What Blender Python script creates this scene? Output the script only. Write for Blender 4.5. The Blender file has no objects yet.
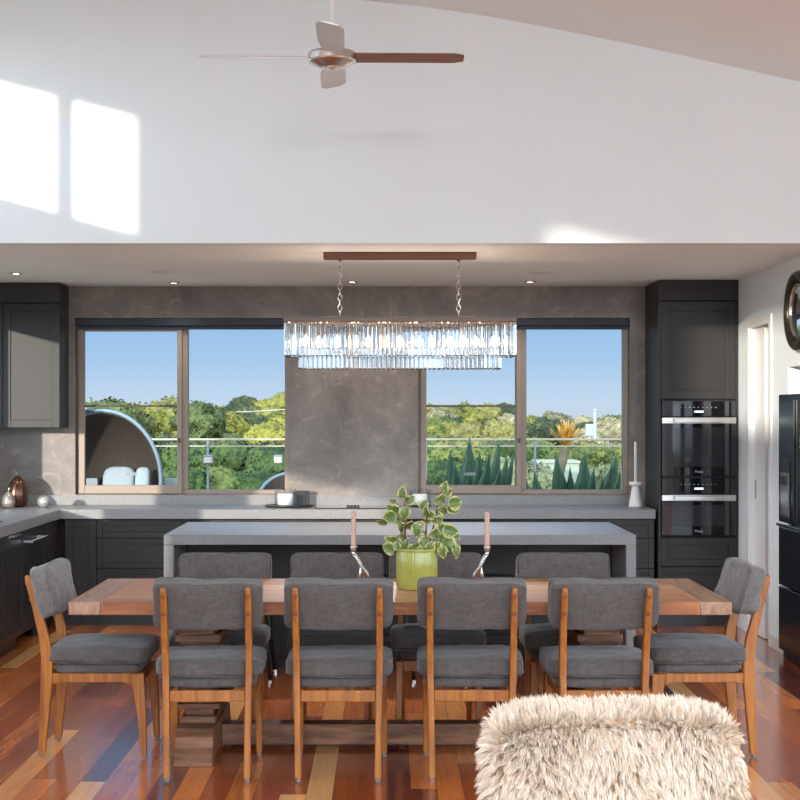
import bpy, bmesh, math, random
from mathutils import Vector, Matrix, noise
random.seed(7)
PI = math.pi
C = bpy.context.scene.collection
sc = bpy.context.scene
CAMZ = 1.66

# ------------------------------------------------------------------ materials
def nt(m):
    m.use_nodes = True
    t = m.node_tree
    return t, t.nodes, t.links, t.nodes['Principled BSDF']

def setp(b, **k):
    for a, v in k.items():
        a = a if a in b.inputs else a.replace('_', ' ').replace('Specular IOR Level', 'Specular IOR Level')
        if a in b.inputs:
            if isinstance(v, tuple) and len(v) == 3: v = (*v, 1)
            b.inputs[a].default_value = v

def lin(r, g, b):
    f = lambda c: ((c/255+0.055)/1.055)**2.4 if c > 10 else c/255/12.92
    return (f(r), f(g), f(b))

def mat(name, col, rough=0.5, metal=0.0, var=0.0, scale=8.0, bump=0.0, bscale=40.0, stretch=(1,1,1), **k):
    m = bpy.data.materials.new(name)
    t, n, l, b = nt(m)
    setp(b, Base_Color=col, Roughness=rough, Metallic=metal, **k)
    tc = n.new('ShaderNodeTexCoord'); mp = n.new('ShaderNodeMapping')
    mp.inputs['Scale'].default_value = stretch
    l.new(tc.outputs['Object'], mp.inputs['Vector'])
    if var > 0:
        no = n.new('ShaderNodeTexNoise'); no.inputs['Scale'].default_value = scale
        no.inputs['Detail'].default_value = 6; no.inputs['Roughness'].default_value = 0.6
        l.new(mp.outputs[0], no.inputs['Vector'])
        r = n.new('ShaderNodeValToRGB')
        c0 = tuple(max(0, c*(1-var)) for c in col); c1 = tuple(min(1, c*(1+var)) for c in col)
        r.color_ramp.elements[0].position = 0.3; r.color_ramp.elements[0].color = (*c0, 1)
        r.color_ramp.elements[1].position = 0.7; r.color_ramp.elements[1].color = (*c1, 1)
        l.new(no.outputs['Fac'], r.inputs[0]); l.new(r.outputs[0], b.inputs['Base Color'])
    if bump > 0:
        no = n.new('ShaderNodeTexNoise'); no.inputs['Scale'].default_value = bscale
        no.inputs['Detail'].default_value = 4
        l.new(mp.outputs[0], no.inputs['Vector'])
        bp = n.new('ShaderNodeBump'); bp.inputs['Strength'].default_value = bump; bp.inputs['Distance'].default_value = 0.01
        l.new(no.outputs['Fac'], bp.inputs['Height']); l.new(bp.outputs[0], b.inputs['Normal'])
    return m

def emis(name, col, s):
    m = bpy.data.materials.new(name); t, n, l, b = nt(m)
    setp(b, Base_Color=(0.8, 0.8, 0.8), Emission_Color=col, Emission_Strength=s)
    return m

def wood(name, c0, c1, rough=0.4, grain=(1, 30, 30), scale=2.0, bump=0.1, c2=None):
    m = bpy.data.materials.new(name); t, n, l, b = nt(m)
    setp(b, Roughness=rough)
    tc = n.new('ShaderNodeTexCoord'); mp = n.new('ShaderNodeMapping'); mp.inputs['Scale'].default_value = grain
    l.new(tc.outputs['Object'], mp.inputs['Vector'])
    no = n.new('ShaderNodeTexNoise'); no.inputs['Scale'].default_value = scale; no.inputs['Detail'].default_value = 8
    no.inputs['Distortion'].default_value = 0.6
    l.new(mp.outputs[0], no.inputs['Vector'])
    r = n.new('ShaderNodeValToRGB')
    r.color_ramp.elements[0].position = 0.32; r.color_ramp.elements[0].color = (*c0, 1)
    r.color_ramp.elements[1].position = 0.68; r.color_ramp.elements[1].color = (*c1, 1)
    if c2:
        e = r.color_ramp.elements.new(0.5); e.color = (*c2, 1)
    l.new(no.outputs['Fac'], r.inputs[0]); l.new(r.outputs[0], b.inputs['Base Color'])
    bp = n.new('ShaderNodeBump'); bp.inputs['Strength'].default_value = bump; bp.inputs['Distance'].default_value = 0.004
    l.new(no.outputs['Fac'], bp.inputs['Height']); l.new(bp.outputs[0], b.inputs['Normal'])
    return m

def math_node(n, l, op, a, b=None):
    x = n.new('ShaderNodeMath'); x.operation = op
    for i, v in enumerate((a, b)):
        if v is None: continue
        if isinstance(v, (int, float)): x.inputs[i].default_value = v
        else: l.new(v, x.inputs[i])
    return x.outputs[0]

def plank_mat(name, ramp, w=0.13, length=1.5, rough=0.16, axis='Y', gap=True, spec=0.5, coat=0.0):
    """boards running along axis, each board its own colour"""
    m = bpy.data.materials.new(name); t, n, l, b = nt(m)
    tc = n.new('ShaderNodeTexCoord'); sp = n.new('ShaderNodeSeparateXYZ'); l.new(tc.outputs['Object'], sp.inputs[0])
    u, v = (sp.outputs['X'], sp.outputs['Y']) if axis == 'Y' else (sp.outputs['Y'], sp.outputs['X'])
    iu = math_node(n, l, 'FLOOR', math_node(n, l, 'DIVIDE', u, w))
    w1 = n.new('ShaderNodeTexWhiteNoise'); w1.noise_dimensions = '1D'; l.new(iu, w1.inputs['W'])
    off = math_node(n, l, 'MULTIPLY', w1.outputs['Value'], 7.3)
    vv = math_node(n, l, 'ADD', math_node(n, l, 'DIVIDE', v, length), off)
    iv = math_node(n, l, 'FLOOR', vv)
    cb = n.new('ShaderNodeCombineXYZ'); l.new(iu, cb.inputs[0]); l.new(iv, cb.inputs[1])
    w2 = n.new('ShaderNodeTexWhiteNoise'); w2.noise_dimensions = '3D'; l.new(cb.outputs[0], w2.inputs['Vector'])
    # grain
    mp = n.new('ShaderNodeMapping'); mp.inputs['Scale'].default_value = (22, 1.6, 1) if axis == 'Y' else (1.6, 22, 1)
    l.new(tc.outputs['Object'], mp.inputs['Vector'])
    sh = n.new('ShaderNodeVectorMath'); sh.operation = 'ADD'; l.new(mp.outputs[0], sh.inputs[0])
    sc2 = n.new('ShaderNodeVectorMath'); sc2.operation = 'SCALE'; l.new(w2.outputs['Color'], sc2.inputs[0]); sc2.inputs['Scale'].default_value = 40
    l.new(sc2.outputs[0], sh.inputs[1])
    no = n.new('ShaderNodeTexNoise'); no.inputs['Scale'].default_value = 1.2; no.inputs['Detail'].default_value = 7; no.inputs['Distortion'].default_value = 1.2
    l.new(sh.outputs[0], no.inputs['Vector'])
    f = math_node(n, l, 'ADD', math_node(n, l, 'MULTIPLY', w2.outputs['Value'], 0.92), math_node(n, l, 'MULTIPLY', math_node(n, l, 'SUBTRACT', no.outputs['Fac'], 0.4), 0.16))
    r = n.new('ShaderNodeValToRGB'); e = r.color_ramp.elements
    e[0].position = ramp[0][0]; e[0].color = (*ramp[0][1], 1); e[1].position = ramp[-1][0]; e[1].color = (*ramp[-1][1], 1)
    for p, c in ramp[1:-1]:
        x = e.new(p); x.color = (*c, 1)
    l.new(f, r.inputs[0])
    # gaps
    fu = math_node(n, l, 'FRACT', math_node(n, l, 'DIVIDE', u, w)); fv = math_node(n, l, 'FRACT', vv)
    g1 = math_node(n, l, 'LESS_THAN', fu, 0.016); g2 = math_node(n, l, 'LESS_THAN', fv, 0.002)
    g = math_node(n, l, 'MAXIMUM', g1, g2)
    mx = n.new('ShaderNodeMix'); mx.data_type = 'RGBA'; l.new(math_node(n, l, 'MULTIPLY', g, 0.75), mx.inputs['Factor'])
    l.new(r.outputs[0], mx.inputs['A']); mx.inputs['B'].default_value = (0.012, 0.006, 0.004, 1)
    l.new(mx.outputs['Result'], b.inputs['Base Color'])
    bp = n.new('ShaderNodeBump'); bp.inputs['Strength'].default_value = 0.15; bp.inputs['Distance'].default_value = 0.002; bp.invert = True
    l.new(g, bp.inputs['Height']); l.new(bp.outputs[0], b.inputs['Normal'])
    setp(b, Roughness=rough, **{'Specular_IOR_Level': spec, 'Coat_Weight': coat, 'Coat_Roughness': 0.16, 'Coat_IOR': 1.5})
    return m

def glass_pane(name, tint=(1, 1, 1), ior_=1.12, clear=False):
    """thin sheet of window glass: mostly clear, mirror-like at grazing angles"""
    m = bpy.data.materials.new(name); m.use_nodes = True
    t = m.node_tree; n = t.nodes; l = t.links; n.clear()
    o = n.new('ShaderNodeOutputMaterial'); mx = n.new('ShaderNodeMixShader')
    tr = n.new('ShaderNodeBsdfTransparent'); tr.inputs[0].default_value = (*tint, 1)
    gl = n.new('ShaderNodeBsdfGlossy'); gl.inputs['Roughness'].default_value = 0.02
    fr = n.new('ShaderNodeFresnel'); ge = n.new('ShaderNodeNewGeometry')
    ior = math_node(n, l, 'SUBTRACT', ior_, math_node(n, l, 'MULTIPLY', ge.outputs['Backfacing'], ior_-1/ior_))
    l.new(ior, fr.inputs['IOR'])
    l.new(fr.outputs[0], mx.inputs[0]); l.new(tr.outputs[0], mx.inputs[1]); l.new(gl.outputs[0], mx.inputs[2])
    l.new((tr if clear else mx).outputs[0], o.inputs[0])
    return m

def plaster_mat():
    m = bpy.data.materials.new('polished_plaster'); t, n, l, b = nt(m)
    tc = n.new('ShaderNodeTexCoord')
    a = n.new('ShaderNodeTexNoise'); a.inputs['Scale'].default_value = 1.6; a.inputs['Detail'].default_value = 12; a.inputs['Roughness'].default_value = 0.68; a.inputs['Distortion'].default_value = 0.5
    l.new(tc.outputs['Object'], a.inputs['Vector'])
    r = n.new('ShaderNodeValToRGB'); e = r.color_ramp.elements
    e[0].position = 0.30; e[0].color = (*lin(92, 84, 79), 1); e[1].position = 0.72; e[1].color = (*lin(158, 148, 139), 1)
    x = e.new(0.52); x.color = (*lin(122, 112, 105), 1)
    l.new(a.outputs['Fac'], r.inputs[0])
    # swirled trowel streaks
    mu = n.new('ShaderNodeTexNoise'); mu.inputs['Scale'].default_value = 5; mu.inputs['Detail'].default_value = 5; mu.inputs['Distortion'].default_value = 3.0
    l.new(tc.outputs['Object'], mu.inputs['Vector'])
    rr = n.new('ShaderNodeValToRGB'); rr.color_ramp.elements[0].position = 0.58; rr.color_ramp.elements[1].position = 0.75
    l.new(mu.outputs['Fac'], rr.inputs[0])
    mx = n.new('ShaderNodeMix'); mx.data_type = 'RGBA'; l.new(math_node(n, l, 'MULTIPLY', rr.outputs[0], 0.35), mx.inputs['Factor'])
    l.new(r.outputs[0], mx.inputs['A']); mx.inputs['B'].default_value = (*lin(180, 168, 152), 1)
    l.new(mx.outputs['Result'], b.inputs['Base Color'])
    bp = n.new('ShaderNodeBump'); bp.inputs['Strength'].default_value = 0.25; bp.inputs['Distance'].default_value = 0.01
    l.new(mu.outputs['Fac'], bp.inputs['Height']); l.new(bp.outputs[0], b.inputs['Normal'])
    setp(b, Roughness=0.42)
    return m

def fabric_mat(name, c0, c1, hair=False):
    m = bpy.data.materials.new(name); t, n, l, b = nt(m)
    tc = n.new('ShaderNodeTexCoord')
    ns = []
    for s in ((260, 14, 40), (14, 40, 260), (40, 260, 14)):
        mp = n.new('ShaderNodeMapping'); mp.inputs['Scale'].default_value = s; l.new(tc.outputs['Object'], mp.inputs['Vector'])
        a = n.new('ShaderNodeTexNoise'); a.inputs['Scale'].default_value = 1.0; a.inputs['Detail'].default_value = 2
        l.new(mp.outputs[0], a.inputs['Vector']); ns.append(a.outputs['Fac'])
    f = math_node(n, l, 'DIVIDE', math_node(n, l, 'ADD', math_node(n, l, 'ADD', ns[0], ns[1]), ns[2]), 3.0)
    r = n.new('ShaderNodeValToRGB'); e = r.color_ramp.elements
    e[0].position = 0.4; e[0].color = (*c0, 1); e[1].position = 0.62; e[1].color = (*c1, 1)
    l.new(f, r.inputs[0]); l.new(r.outputs[0], b.inputs['Base Color'])
    bp = n.new('ShaderNodeBump'); bp.inputs['Strength'].default_value = 0.3; bp.inputs['Distance'].default_value = 0.003
    l.new(f, bp.inputs['Height']); l.new(bp.outputs[0], b.inputs['Normal'])
    setp(b, Roughness=0.9, **{'Sheen_Weight': 0.25, 'Sheen_Roughness': 0.5})
    return m

def leaf_mat(name, c0, c1, scale=3.0, rough=0.45, dim=0.3):
    m = bpy.data.materials.new(name); t, n, l, b = nt(m)
    tc = n.new('ShaderNodeTexCoord'); oi = n.new('ShaderNodeObjectInfo')
    a = n.new('ShaderNodeTexNoise'); a.inputs['Scale'].default_value = scale; a.inputs['Detail'].default_value = 4
    l.new(tc.outputs['Object'], a.inputs['Vector'])
    f = math_node(n, l, 'ADD', a.outputs['Fac'], math_node(n, l, 'MULTIPLY', math_node(n, l, 'SUBTRACT', oi.outputs['Random'], 0.5), 0.35))
    r = n.new('ShaderNodeValToRGB'); e = r.color_ramp.elements
    e[0].position = 0.32; e[0].color = (*[q*dim for q in c0], 1); e[1].position = 0.66; e[1].color = (*[q*dim for q in c1], 1)
    l.new(f, r.inputs[0]); l.new(r.outputs[0], b.inputs['Base Color'])
    setp(b, Roughness=rough)
    return m

M = {}
M['white'] = mat('white_paint', (0.745, 0.795, 0.815), 0.6, var=0.015, scale=1.5)
M['ceil'] = mat('ceiling_white', (0.84, 0.89, 0.91), 0.7)
M['gloss_white'] = mat('white_gloss_paint', (0.80, 0.79, 0.77), 0.35)
M['plaster'] = plaster_mat()
M['stone'] = mat('grey_stone', lin(122, 121, 121), 0.36, var=0.16, scale=60, bump=0.05, bscale=90)
M['cab'] = mat('charcoal_cabinet', lin(40, 38, 37), 0.45, var=0.04, scale=3, Specular_IOR_Level=0.36)
M['cab_blue'] = mat('charcoal_cabinet_side', lin(40, 38, 37), 0.4, var=0.04, scale=3, Specular_IOR_Level=0.4)
M['black'] = mat('black_satin', (0.012, 0.012, 0.013), 0.35)
M['blackglass'] = mat('black_glass', (0.006, 0.006, 0.008), 0.04, **{'Coat_Weight': 0.5})
M['steel'] = mat('brushed_steel', (0.55, 0.52, 0.49), 0.28, 1.0, bump=0.03, bscale=4, stretch=(1, 60, 60))
M['chrome'] = mat('chrome', (0.75, 0.74, 0.72), 0.12, 1.0)
M['bronze'] = mat('bronze_aluminium', lin(132, 117, 105), 0.42, 0.25)
M['blind'] = mat('navy_blind', lin(30, 36, 52), 0.5)
M['brown_metal'] = mat('brown_metal', lin(105, 66, 52), 0.4, 0.4)
M['nickel'] = mat('aged_nickel', (0.42, 0.37, 0.33), 0.3, 1.0)
M['ch_frame'] = mat('taupe_metal', lin(112, 98, 92), 0.5, 0.3)
M['silver'] = mat('satin_silver', (0.62, 0.60, 0.57), 0.25, 1.0)
M['blade_sheen'] = mat('sheen_coloured_blade', (0.6, 0.6, 0.6), 0.4, 0.5)  # blades share one timber finish; silvery reflection is put into this colour
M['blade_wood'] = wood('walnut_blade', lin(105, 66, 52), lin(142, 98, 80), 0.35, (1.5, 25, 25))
M['chair_wood'] = wood('oak_chair', lin(138, 78, 26), lin(180, 114, 46), 0.38, (14, 14, 1.2), 3.0)
M['cap_wood'] = wood('plug_wood', lin(104, 48, 18), lin(130, 66, 28), 0.6)
M['old_wood'] = wood('reclaimed_timber', lin(92, 60, 42), lin(150, 104, 74), 0.6, (2, 14, 14), 2.5, 0.4)
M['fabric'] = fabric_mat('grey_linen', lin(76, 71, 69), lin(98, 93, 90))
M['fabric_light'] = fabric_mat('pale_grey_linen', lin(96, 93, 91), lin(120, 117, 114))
M['piping'] = fabric_mat('linen_piping', lin(58, 54, 53), lin(80, 76, 74))
M['floor'] = plank_mat('spotted_gum_floor', [
    (0.06, lin(104, 42, 26)), (0.20, lin(206, 108, 46)), (0.36, lin(136, 60, 34)), (0.52, lin(232, 136, 62)),
    (0.68, lin(160, 74, 40)), (0.84, lin(242, 160, 84)), (0.98, lin(252, 206, 142))], w=0.115, length=1.7, rough=0.25, coat=0.75)
M['table'] = plank_mat('table_timber', [
    (0.05, lin(156, 104, 66)), (0.35, lin(190, 136, 92)), (0.6, lin(172, 118, 78)), (0.95, lin(212, 166, 122))],
    w=0.2, length=4.0, rough=0.42, axis='X')
M['table_end'] = wood('breadboard_timber', lin(136, 98, 74), lin(180, 146, 120), 0.42, (18, 1.5, 10), 2.0, 0.2)
M['table_edge'] = wood('table_edge_timber', lin(128, 72, 40), lin(178, 112, 66), 0.5, (2, 14, 14), 2.5, 0.3)
M['clear'] = glass_pane('window_glass', (0.985, 0.99, 0.99), clear=True)
M['balglass'] = glass_pane('green_balustrade_glass', (0.82, 0.92, 0.87))
M['tumbler'] = glass_pane('clear_tumbler_glass', (0.96, 0.98, 0.98), 1.4)
M['wax'] = mat('white_wax', (0.92, 0.90, 0.85), 0.5, **{'Subsurface_Weight': 0.1})
M['pinkwax'] = mat('blush_wax', lin(205, 168, 152), 0.5)
M['pot'] = mat('green_glazed_ceramic', lin(164, 166, 78), 0.18, var=0.2, scale=6, **{'Coat_Weight': 0.4})
M['soil'] = mat('soil', (0.03, 0.02, 0.015), 0.9, var=0.4, scale=60)
M['pep_stem'] = mat('red_stem', lin(110, 62, 48), 0.5)
M['agave'] = leaf_mat('agave_leaf', lin(40, 88, 66), lin(88, 134, 96), 2.0, 0.5, 0.5)
M['agave_edge'] = mat('agave_edge', lin(180, 190, 110), 0.5)
M['ceramic_white'] = mat('matt_white_ceramic', (0.72, 0.70, 0.67), 0.6, var=0.04, scale=20)
M['vase_dark'] = mat('smoked_bronze_glaze', lin(92, 62, 50), 0.22, 0.6, var=0.5, scale=7)
M['vase_silver'] = mat('two_tone_silver_glaze', lin(150, 140, 132), 0.3, 0.6, var=0.3, scale=5)
M['pewter'] = mat('pewter_ball', lin(165, 162, 158), 0.35, 0.5, var=0.25, scale=8)
M['fridge'] = mat('blue_black_steel', lin(44, 54, 66), 0.2, 0.85, bump=0.02, bscale=3, stretch=(1, 1, 60))
M['mirror'] = mat('mirror', (0.85, 0.86, 0.86), 0.03, 1.0)
M['dark_frame'] = mat('antique_bronze', lin(70, 64, 56), 0.3, 0.8, var=0.3, scale=12)
M['deck'] = plank_mat('deck_boards', [(0.05, lin(120, 104, 88)), (0.95, lin(168, 150, 130))], w=0.14, length=3, rough=0.7, axis='X')
M['ground'] = leaf_mat('scrub_ground', lin(96, 100, 50), lin(170, 158, 104), 0.15, 0.9)
M['render'] = mat('pale_render', lin(150, 144, 138), 0.8)
M['rail'] = mat('weathered_rail', lin(140, 134, 118), 0.5)
M['wicker'] = mat('dark_wicker', lin(48, 40, 35), 0.8, var=0.3, scale=30, bump=0.4, bscale=70)
M['rim'] = mat('blue_grey_rim', lin(96, 112, 124), 0.5)
M['cushion_out'] = mat('outdoor_cushion', lin(126, 136, 140), 0.8)
M['bark'] = mat('bark', lin(110, 90, 74), 0.9, var=0.3, scale=6)
M['fur_base'] = mat('sheepskin_base', lin(190, 160, 130), 0.95)
M['rubber'] = mat('grey_rubber', lin(120, 118, 116), 0.6)
M['bulb'] = emis('warm_bulb', (1.0, 0.58, 0.26), 70)
M['downlight'] = emis('downlight_lens', (1.0, 0.84, 0.6), 9)
M['display'] = emis('display_glow', (0.75, 0.85, 1.0), 1.2)
M['logo'] = mat('grey_print', lin(170, 170, 170), 0.4)
M['pantry'] = mat('pantry_brown', lin(58, 40, 32), 0.6)
M['yellowleaf'] = leaf_mat('yellow_cordyline_leaf', lin(210, 150, 60), lin(226, 210, 60), 5, 0.5, 0.8)
crys = bpy.data.materials.new('crystal'); t_, n_, l_, b_ = nt(crys)
setp(b_, Base_Color=(1, 1, 1), Roughness=0.02, IOR=1.52, **{'Transmission_Weight': 1.0})
M['crystal'] = crys

def fur_mat():
    m = bpy.data.materials.new('cream_fur'); t, n, l, b = nt(m)
    at = n.new('ShaderNodeAttribute'); at.attribute_name = 'strand'
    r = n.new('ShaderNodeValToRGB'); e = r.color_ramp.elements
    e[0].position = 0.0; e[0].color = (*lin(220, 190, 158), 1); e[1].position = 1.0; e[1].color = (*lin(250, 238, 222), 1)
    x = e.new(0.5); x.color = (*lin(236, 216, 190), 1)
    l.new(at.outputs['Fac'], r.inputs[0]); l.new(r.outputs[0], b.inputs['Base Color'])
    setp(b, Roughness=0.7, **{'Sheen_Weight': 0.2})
    return m
M['fur'] = fur_mat()

def pep_leaf_mat():
    m = bpy.data.materials.new('variegated_leaf'); t, n, l, b = nt(m)
    at = n.new('ShaderNodeAttribute'); at.attribute_name = 'edge'
    tc = n.new('ShaderNodeTexCoord'); a = n.new('ShaderNodeTexNoise'); a.inputs['Scale'].default_value = 60
    l.new(tc.outputs['Object'], a.inputs['Vector'])
    f = math_node(n, l, 'ADD', at.outputs['Fac'], math_node(n, l, 'MULTIPLY', math_node(n, l, 'SUBTRACT', a.outputs['Fac'], 0.5), 1.7))
    r = n.new('ShaderNodeValToRGB'); e = r.color_ramp.elements
    e[0].position = 0.35; e[0].color = (*lin(98, 122, 62), 1); e[1].position = 0.75; e[1].color = (*lin(200, 196, 120), 1)
    l.new(f, r.inputs[0]); l.new(r.outputs[0], b.inputs['Base Color'])
    setp(b, Roughness=0.3)
    return m
M['pep_leaf'] = pep_leaf_mat()
TREE = [leaf_mat('olive_crown', lin(96, 104, 40), lin(182, 176, 88), 2.2, 0.8),
        leaf_mat('bright_crown', lin(96, 112, 24), lin(196, 190, 66), 2.2, 0.8),
        leaf_mat('dark_crown', lin(44, 66, 26), lin(120, 138, 62), 2.2, 0.8),
        leaf_mat('pale_crown', lin(130, 122, 80), lin(206, 196, 150), 2.2, 0.8)]

# ------------------------------------------------------------------ helpers
def tag(o, label=None, cat=None, group=None, kind=None):
    if label: o['label'] = label
    if cat: o['category'] = cat
    if group: o['group'] = group
    if kind: o['kind'] = kind
    return o

def thing(name, label, cat, loc=(0, 0, 0), rz=0, group=None, kind=None):
    o = bpy.data.objects.new(name, None); C.objects.link(o)
    o.empty_display_size = 0.05
    o.location = loc; o.rotation_euler = (0, 0, rz)
    return tag(o, label, cat, group, kind)

def obj(name, bm, m, parent=None, bevel=0, smooth=False, seg=2, loc=None):
    bmesh.ops.recalc_face_normals(bm, faces=bm.faces[:])
    me = bpy.data.meshes.new(name); bm.to_mesh(me); bm.free()
    if isinstance(m, (list, tuple)):
        for x in m: me.materials.append(x)
    else: me.materials.append(m)
    if smooth:
        for p in me.polygons: p.use_smooth = True
    o = bpy.data.objects.new(name, me); C.objects.link(o)
    if parent: o.parent = parent
    if loc: o.location = loc
    if bevel > 0:
        b = o.modifiers.new('bevel', 'BEVEL'); b.width = bevel; b.segments = seg; b.limit_method = 'ANGLE'; b.angle_limit = 0.6
    return o

def struct(name, bm, m, bevel=0, **k):
    return tag(obj(name, bm, m, None, bevel, **k), kind='structure')

def B(): return bmesh.new()

def box(bm, x0, x1, y0, y1, z0, z1, mi=0):
    vs = [bm.verts.new(p) for p in ((x0,y0,z0),(x1,y0,z0),(x1,y1,z0),(x0,y1,z0),(x0,y0,z1),(x1,y0,z1),(x1,y1,z1),(x0,y1,z1))]
    for f in ((0,3,2,1),(4,5,6,7),(0,1,5,4),(1,2,6,5),(2,3,7,6),(3,0,4,7)):
        bm.faces.new([vs[i] for i in f]).material_index = mi
    return bm

def bx(*a): return box(B(), *a)

def loft(bm, secs, closed_caps=True):
    rings = [[bm.verts.new(p) for p in s] for s in secs]
    k = len(rings[0])
    for a, b in zip(rings, rings[1:]):
        for i in range(k):
            bm.faces.new((a[i], a[(i+1) % k], b[(i+1) % k], b[i]))
    if closed_caps:
        bm.faces.new(rings[0][::-1]); bm.faces.new(rings[-1])
    return bm

def rsec(x, y, z, wx, wy):
    return [(x-wx/2, y-wy/2, z), (x+wx/2, y-wy/2, z), (x+wx/2, y+wy/2, z), (x-wx/2, y+wy/2, z)]

def lathe(bm, prof, x=0, y=0, z=0, seg=32, cap=True, axis='Z'):
    def P(r, h, a):
        if axis == 'Z': return (x+r*math.cos(a), y+r*math.sin(a), z+h)
        if axis == 'X': return (x+h, y+r*math.cos(a), z+r*math.sin(a))
        return (x+r*math.cos(a), y+h, z+r*math.sin(a))
    secs = [[P(max(r, 1e-4), h, 2*PI*i/seg) for i in range(seg)] for r, h in prof]
    return loft(bm, secs, cap)

def tube(bm, pts, r, seg=8):
    pts = [Vector(p) for p in pts]
    rs = r if isinstance(r, (list, tuple)) else [r]*len(pts)
    secs = []
    up = Vector((0, 0, 1)); prev = None
    for i, p in enumerate(pts):
        d = (pts[min(i+1, len(pts)-1)] - pts[max(i-1, 0)]).normalized()
        if prev is None:
            a = d.cross(up)
            if a.length < 0.1: a = d.cross(Vector((1, 0, 0)))
            a.normalize()
        else:
            a = (prev - d*prev.dot(d)).normalized()
        prev = a
        b = d.cross(a)
        secs.append([p + (a*math.cos(2*PI*j/seg) + b*math.sin(2*PI*j/seg))*rs[i] for j in range(seg)])
    return loft(bm, secs)

def torus(bm, R, r, center, axis='Z', sx=1.0, seg=24, k=8, a0=0, a1=2*PI):
    full = abs(a1-a0-2*PI) < 1e-4
    rings = []
    N = seg if full else seg+1
    for i in range(N):
        a = a0+(a1-a0)*i/seg; ring = []
        for j in range(k):
            b = 2*PI*j/k
            u = (R+r*math.cos(b))*math.cos(a)*sx; v = (R+r*math.cos(b))*math.sin(a); w = r*math.sin(b)
            p = {'Z': (u, v, w), 'X': (w, u, v), 'Y': (u, w, v)}[axis]
            ring.append(bm.verts.new((center[0]+p[0], center[1]+p[1], center[2]+p[2])))
        rings.append(ring)
    for i in range(N if full else N-1):
        A = rings[i]; D = rings[(i+1) % N]
        for j in range(k): bm.faces.new((A[j], A[(j+1) % k], D[(j+1) % k], D[j]))
    return bm

def cushion(bm, cx, cy, cz, hx, hy, hz, k=5.0, n=14, wr=0.006, seed=0, puff=0.0, thin='Z', tilt=0.0, bend=0.0):
    """soft upholstered block; the middle of the two thin faces bulges by puff"""
    cube = bmesh.new(); bmesh.ops.create_cube(cube, size=2)
    bmesh.ops.subdivide_edges(cube, edges=cube.edges[:], cuts=n, use_grid_fill=True)
    mp = {}
    for v in cube.verts:
        p = v.co.copy()
        nm = (abs(p.x)**k+abs(p.y)**k+abs(p.z)**k)**(1/k)
        q = p/nm
        P = Vector((q.x*hx, q.y*hy, q.z*hz))
        if thin == 'Z':
            e = (1-min(1, abs(q.x))**2)*(1-min(1, abs(q.y))**2); P.z += puff*e*(1 if q.z > 0 else -1)*min(1, abs(q.z)*1.2)
        else:
            e = (1-min(1, abs(q.x))**2)*(1-min(1, abs(q.z))**2); P.y += puff*e*(1 if q.y > 0 else -1)*min(1, abs(q.y)*1.2)
        s = Vector((P.x*9+seed*3.1, P.y*9, P.z*9+seed))
        P += noise.noise_vector(s)*wr
        P += noise.noise_vector(s*2.7)*wr*0.5
        if bend: P.y += bend*(P.x/hx)**2
        if tilt:
            P = Matrix.Rotation(tilt, 3, 'X') @ P
        mp[v] = bm.verts.new((P.x+cx, P.y+cy, P.z+cz))
    for f in cube.faces: bm.faces.new([mp[v] for v in f.verts])
    cube.free()
    return bm

def superloop(cx, cy, cz, a, b, k, plane='XY', n=48, off=0.0, tilt=0.0, bend=0.0):
    pts = []
    for i in range(n+1):
        t = 2*PI*i/n
        c, s = math.cos(t), math.sin(t)
        u = a*math.copysign(abs(c)**(2/k), c); v = b*math.copysign(abs(s)**(2/k), s)
        P = Vector((u, v, off)) if plane == 'XY' else Vector((u, off+bend*(u/a)**2, v))
        if tilt: P = Matrix.Rotation(tilt, 3, 'X') @ P
        pts.append((P.x+cx, P.y+cy, P.z+cz))
    return pts

def dup(root, loc, rz=None, label=None, group=None, scale=None):
    r = root.copy(); C.objects.link(r); r.location = loc
    if rz is not None: r.rotation_euler = (0, 0, rz)
    if label: r['label'] = label
    if group: r['group'] = group
    if scale: r.scale = scale
    for ch in list(root.children):
        c = ch.copy(); C.objects.link(c); c.parent = r
        for g in list(ch.children):
            d = g.copy(); C.objects.link(d); d.parent = c
    return r

# ------------------------------------------------------------------ key dimensions
YW = 12.35          # kitchen rear wall
YB = 9.25           # white bulkhead face
XL = -3.25          # left wall
XR = 2.77           # right kitchen wall
ZC = 2.72           # kitchen ceiling
YREAR = -5.0
XLIV = 5.2
def X(px, y): return (px-385)*y/1500
def Z(py, y): return CAMZ-(py-415)*y/1500

# ------------------------------------------------------------------ SETTING
struct('floor', box(bx(XL-0.2, XLIV, YREAR, YB, -0.1, 0), XL-0.2, XR+1.8, YB, YW+0.25, -0.1, 0), M['floor'])

# rear wall with two window openings
w = B()
WIN = [(-2.55, -0.785), (0.272, 2.015)]
WZ0, WZ1 = 1.005, 2.46
y0, y1 = YW, YW+0.25
box(w, XL-0.2, WIN[0][0], y0, y1, 0, ZC); box(w, WIN[0][1], WIN[1][0], y0, y1, 0, ZC); box(w, WIN[1][1], XR+1.8, y0, y1, 0, ZC)
for a, b in WIN:
    box(w, a, b, y0, y1, 0, WZ0); box(w, a, b, y0, y1, WZ1, ZC)
struct('wall_back', w, M['plaster'])
struct('ceiling', bx(XL-0.2, XR+1.8, YB+0.15, YW+0.25, ZC, ZC+0.15), M['ceil'])

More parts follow.
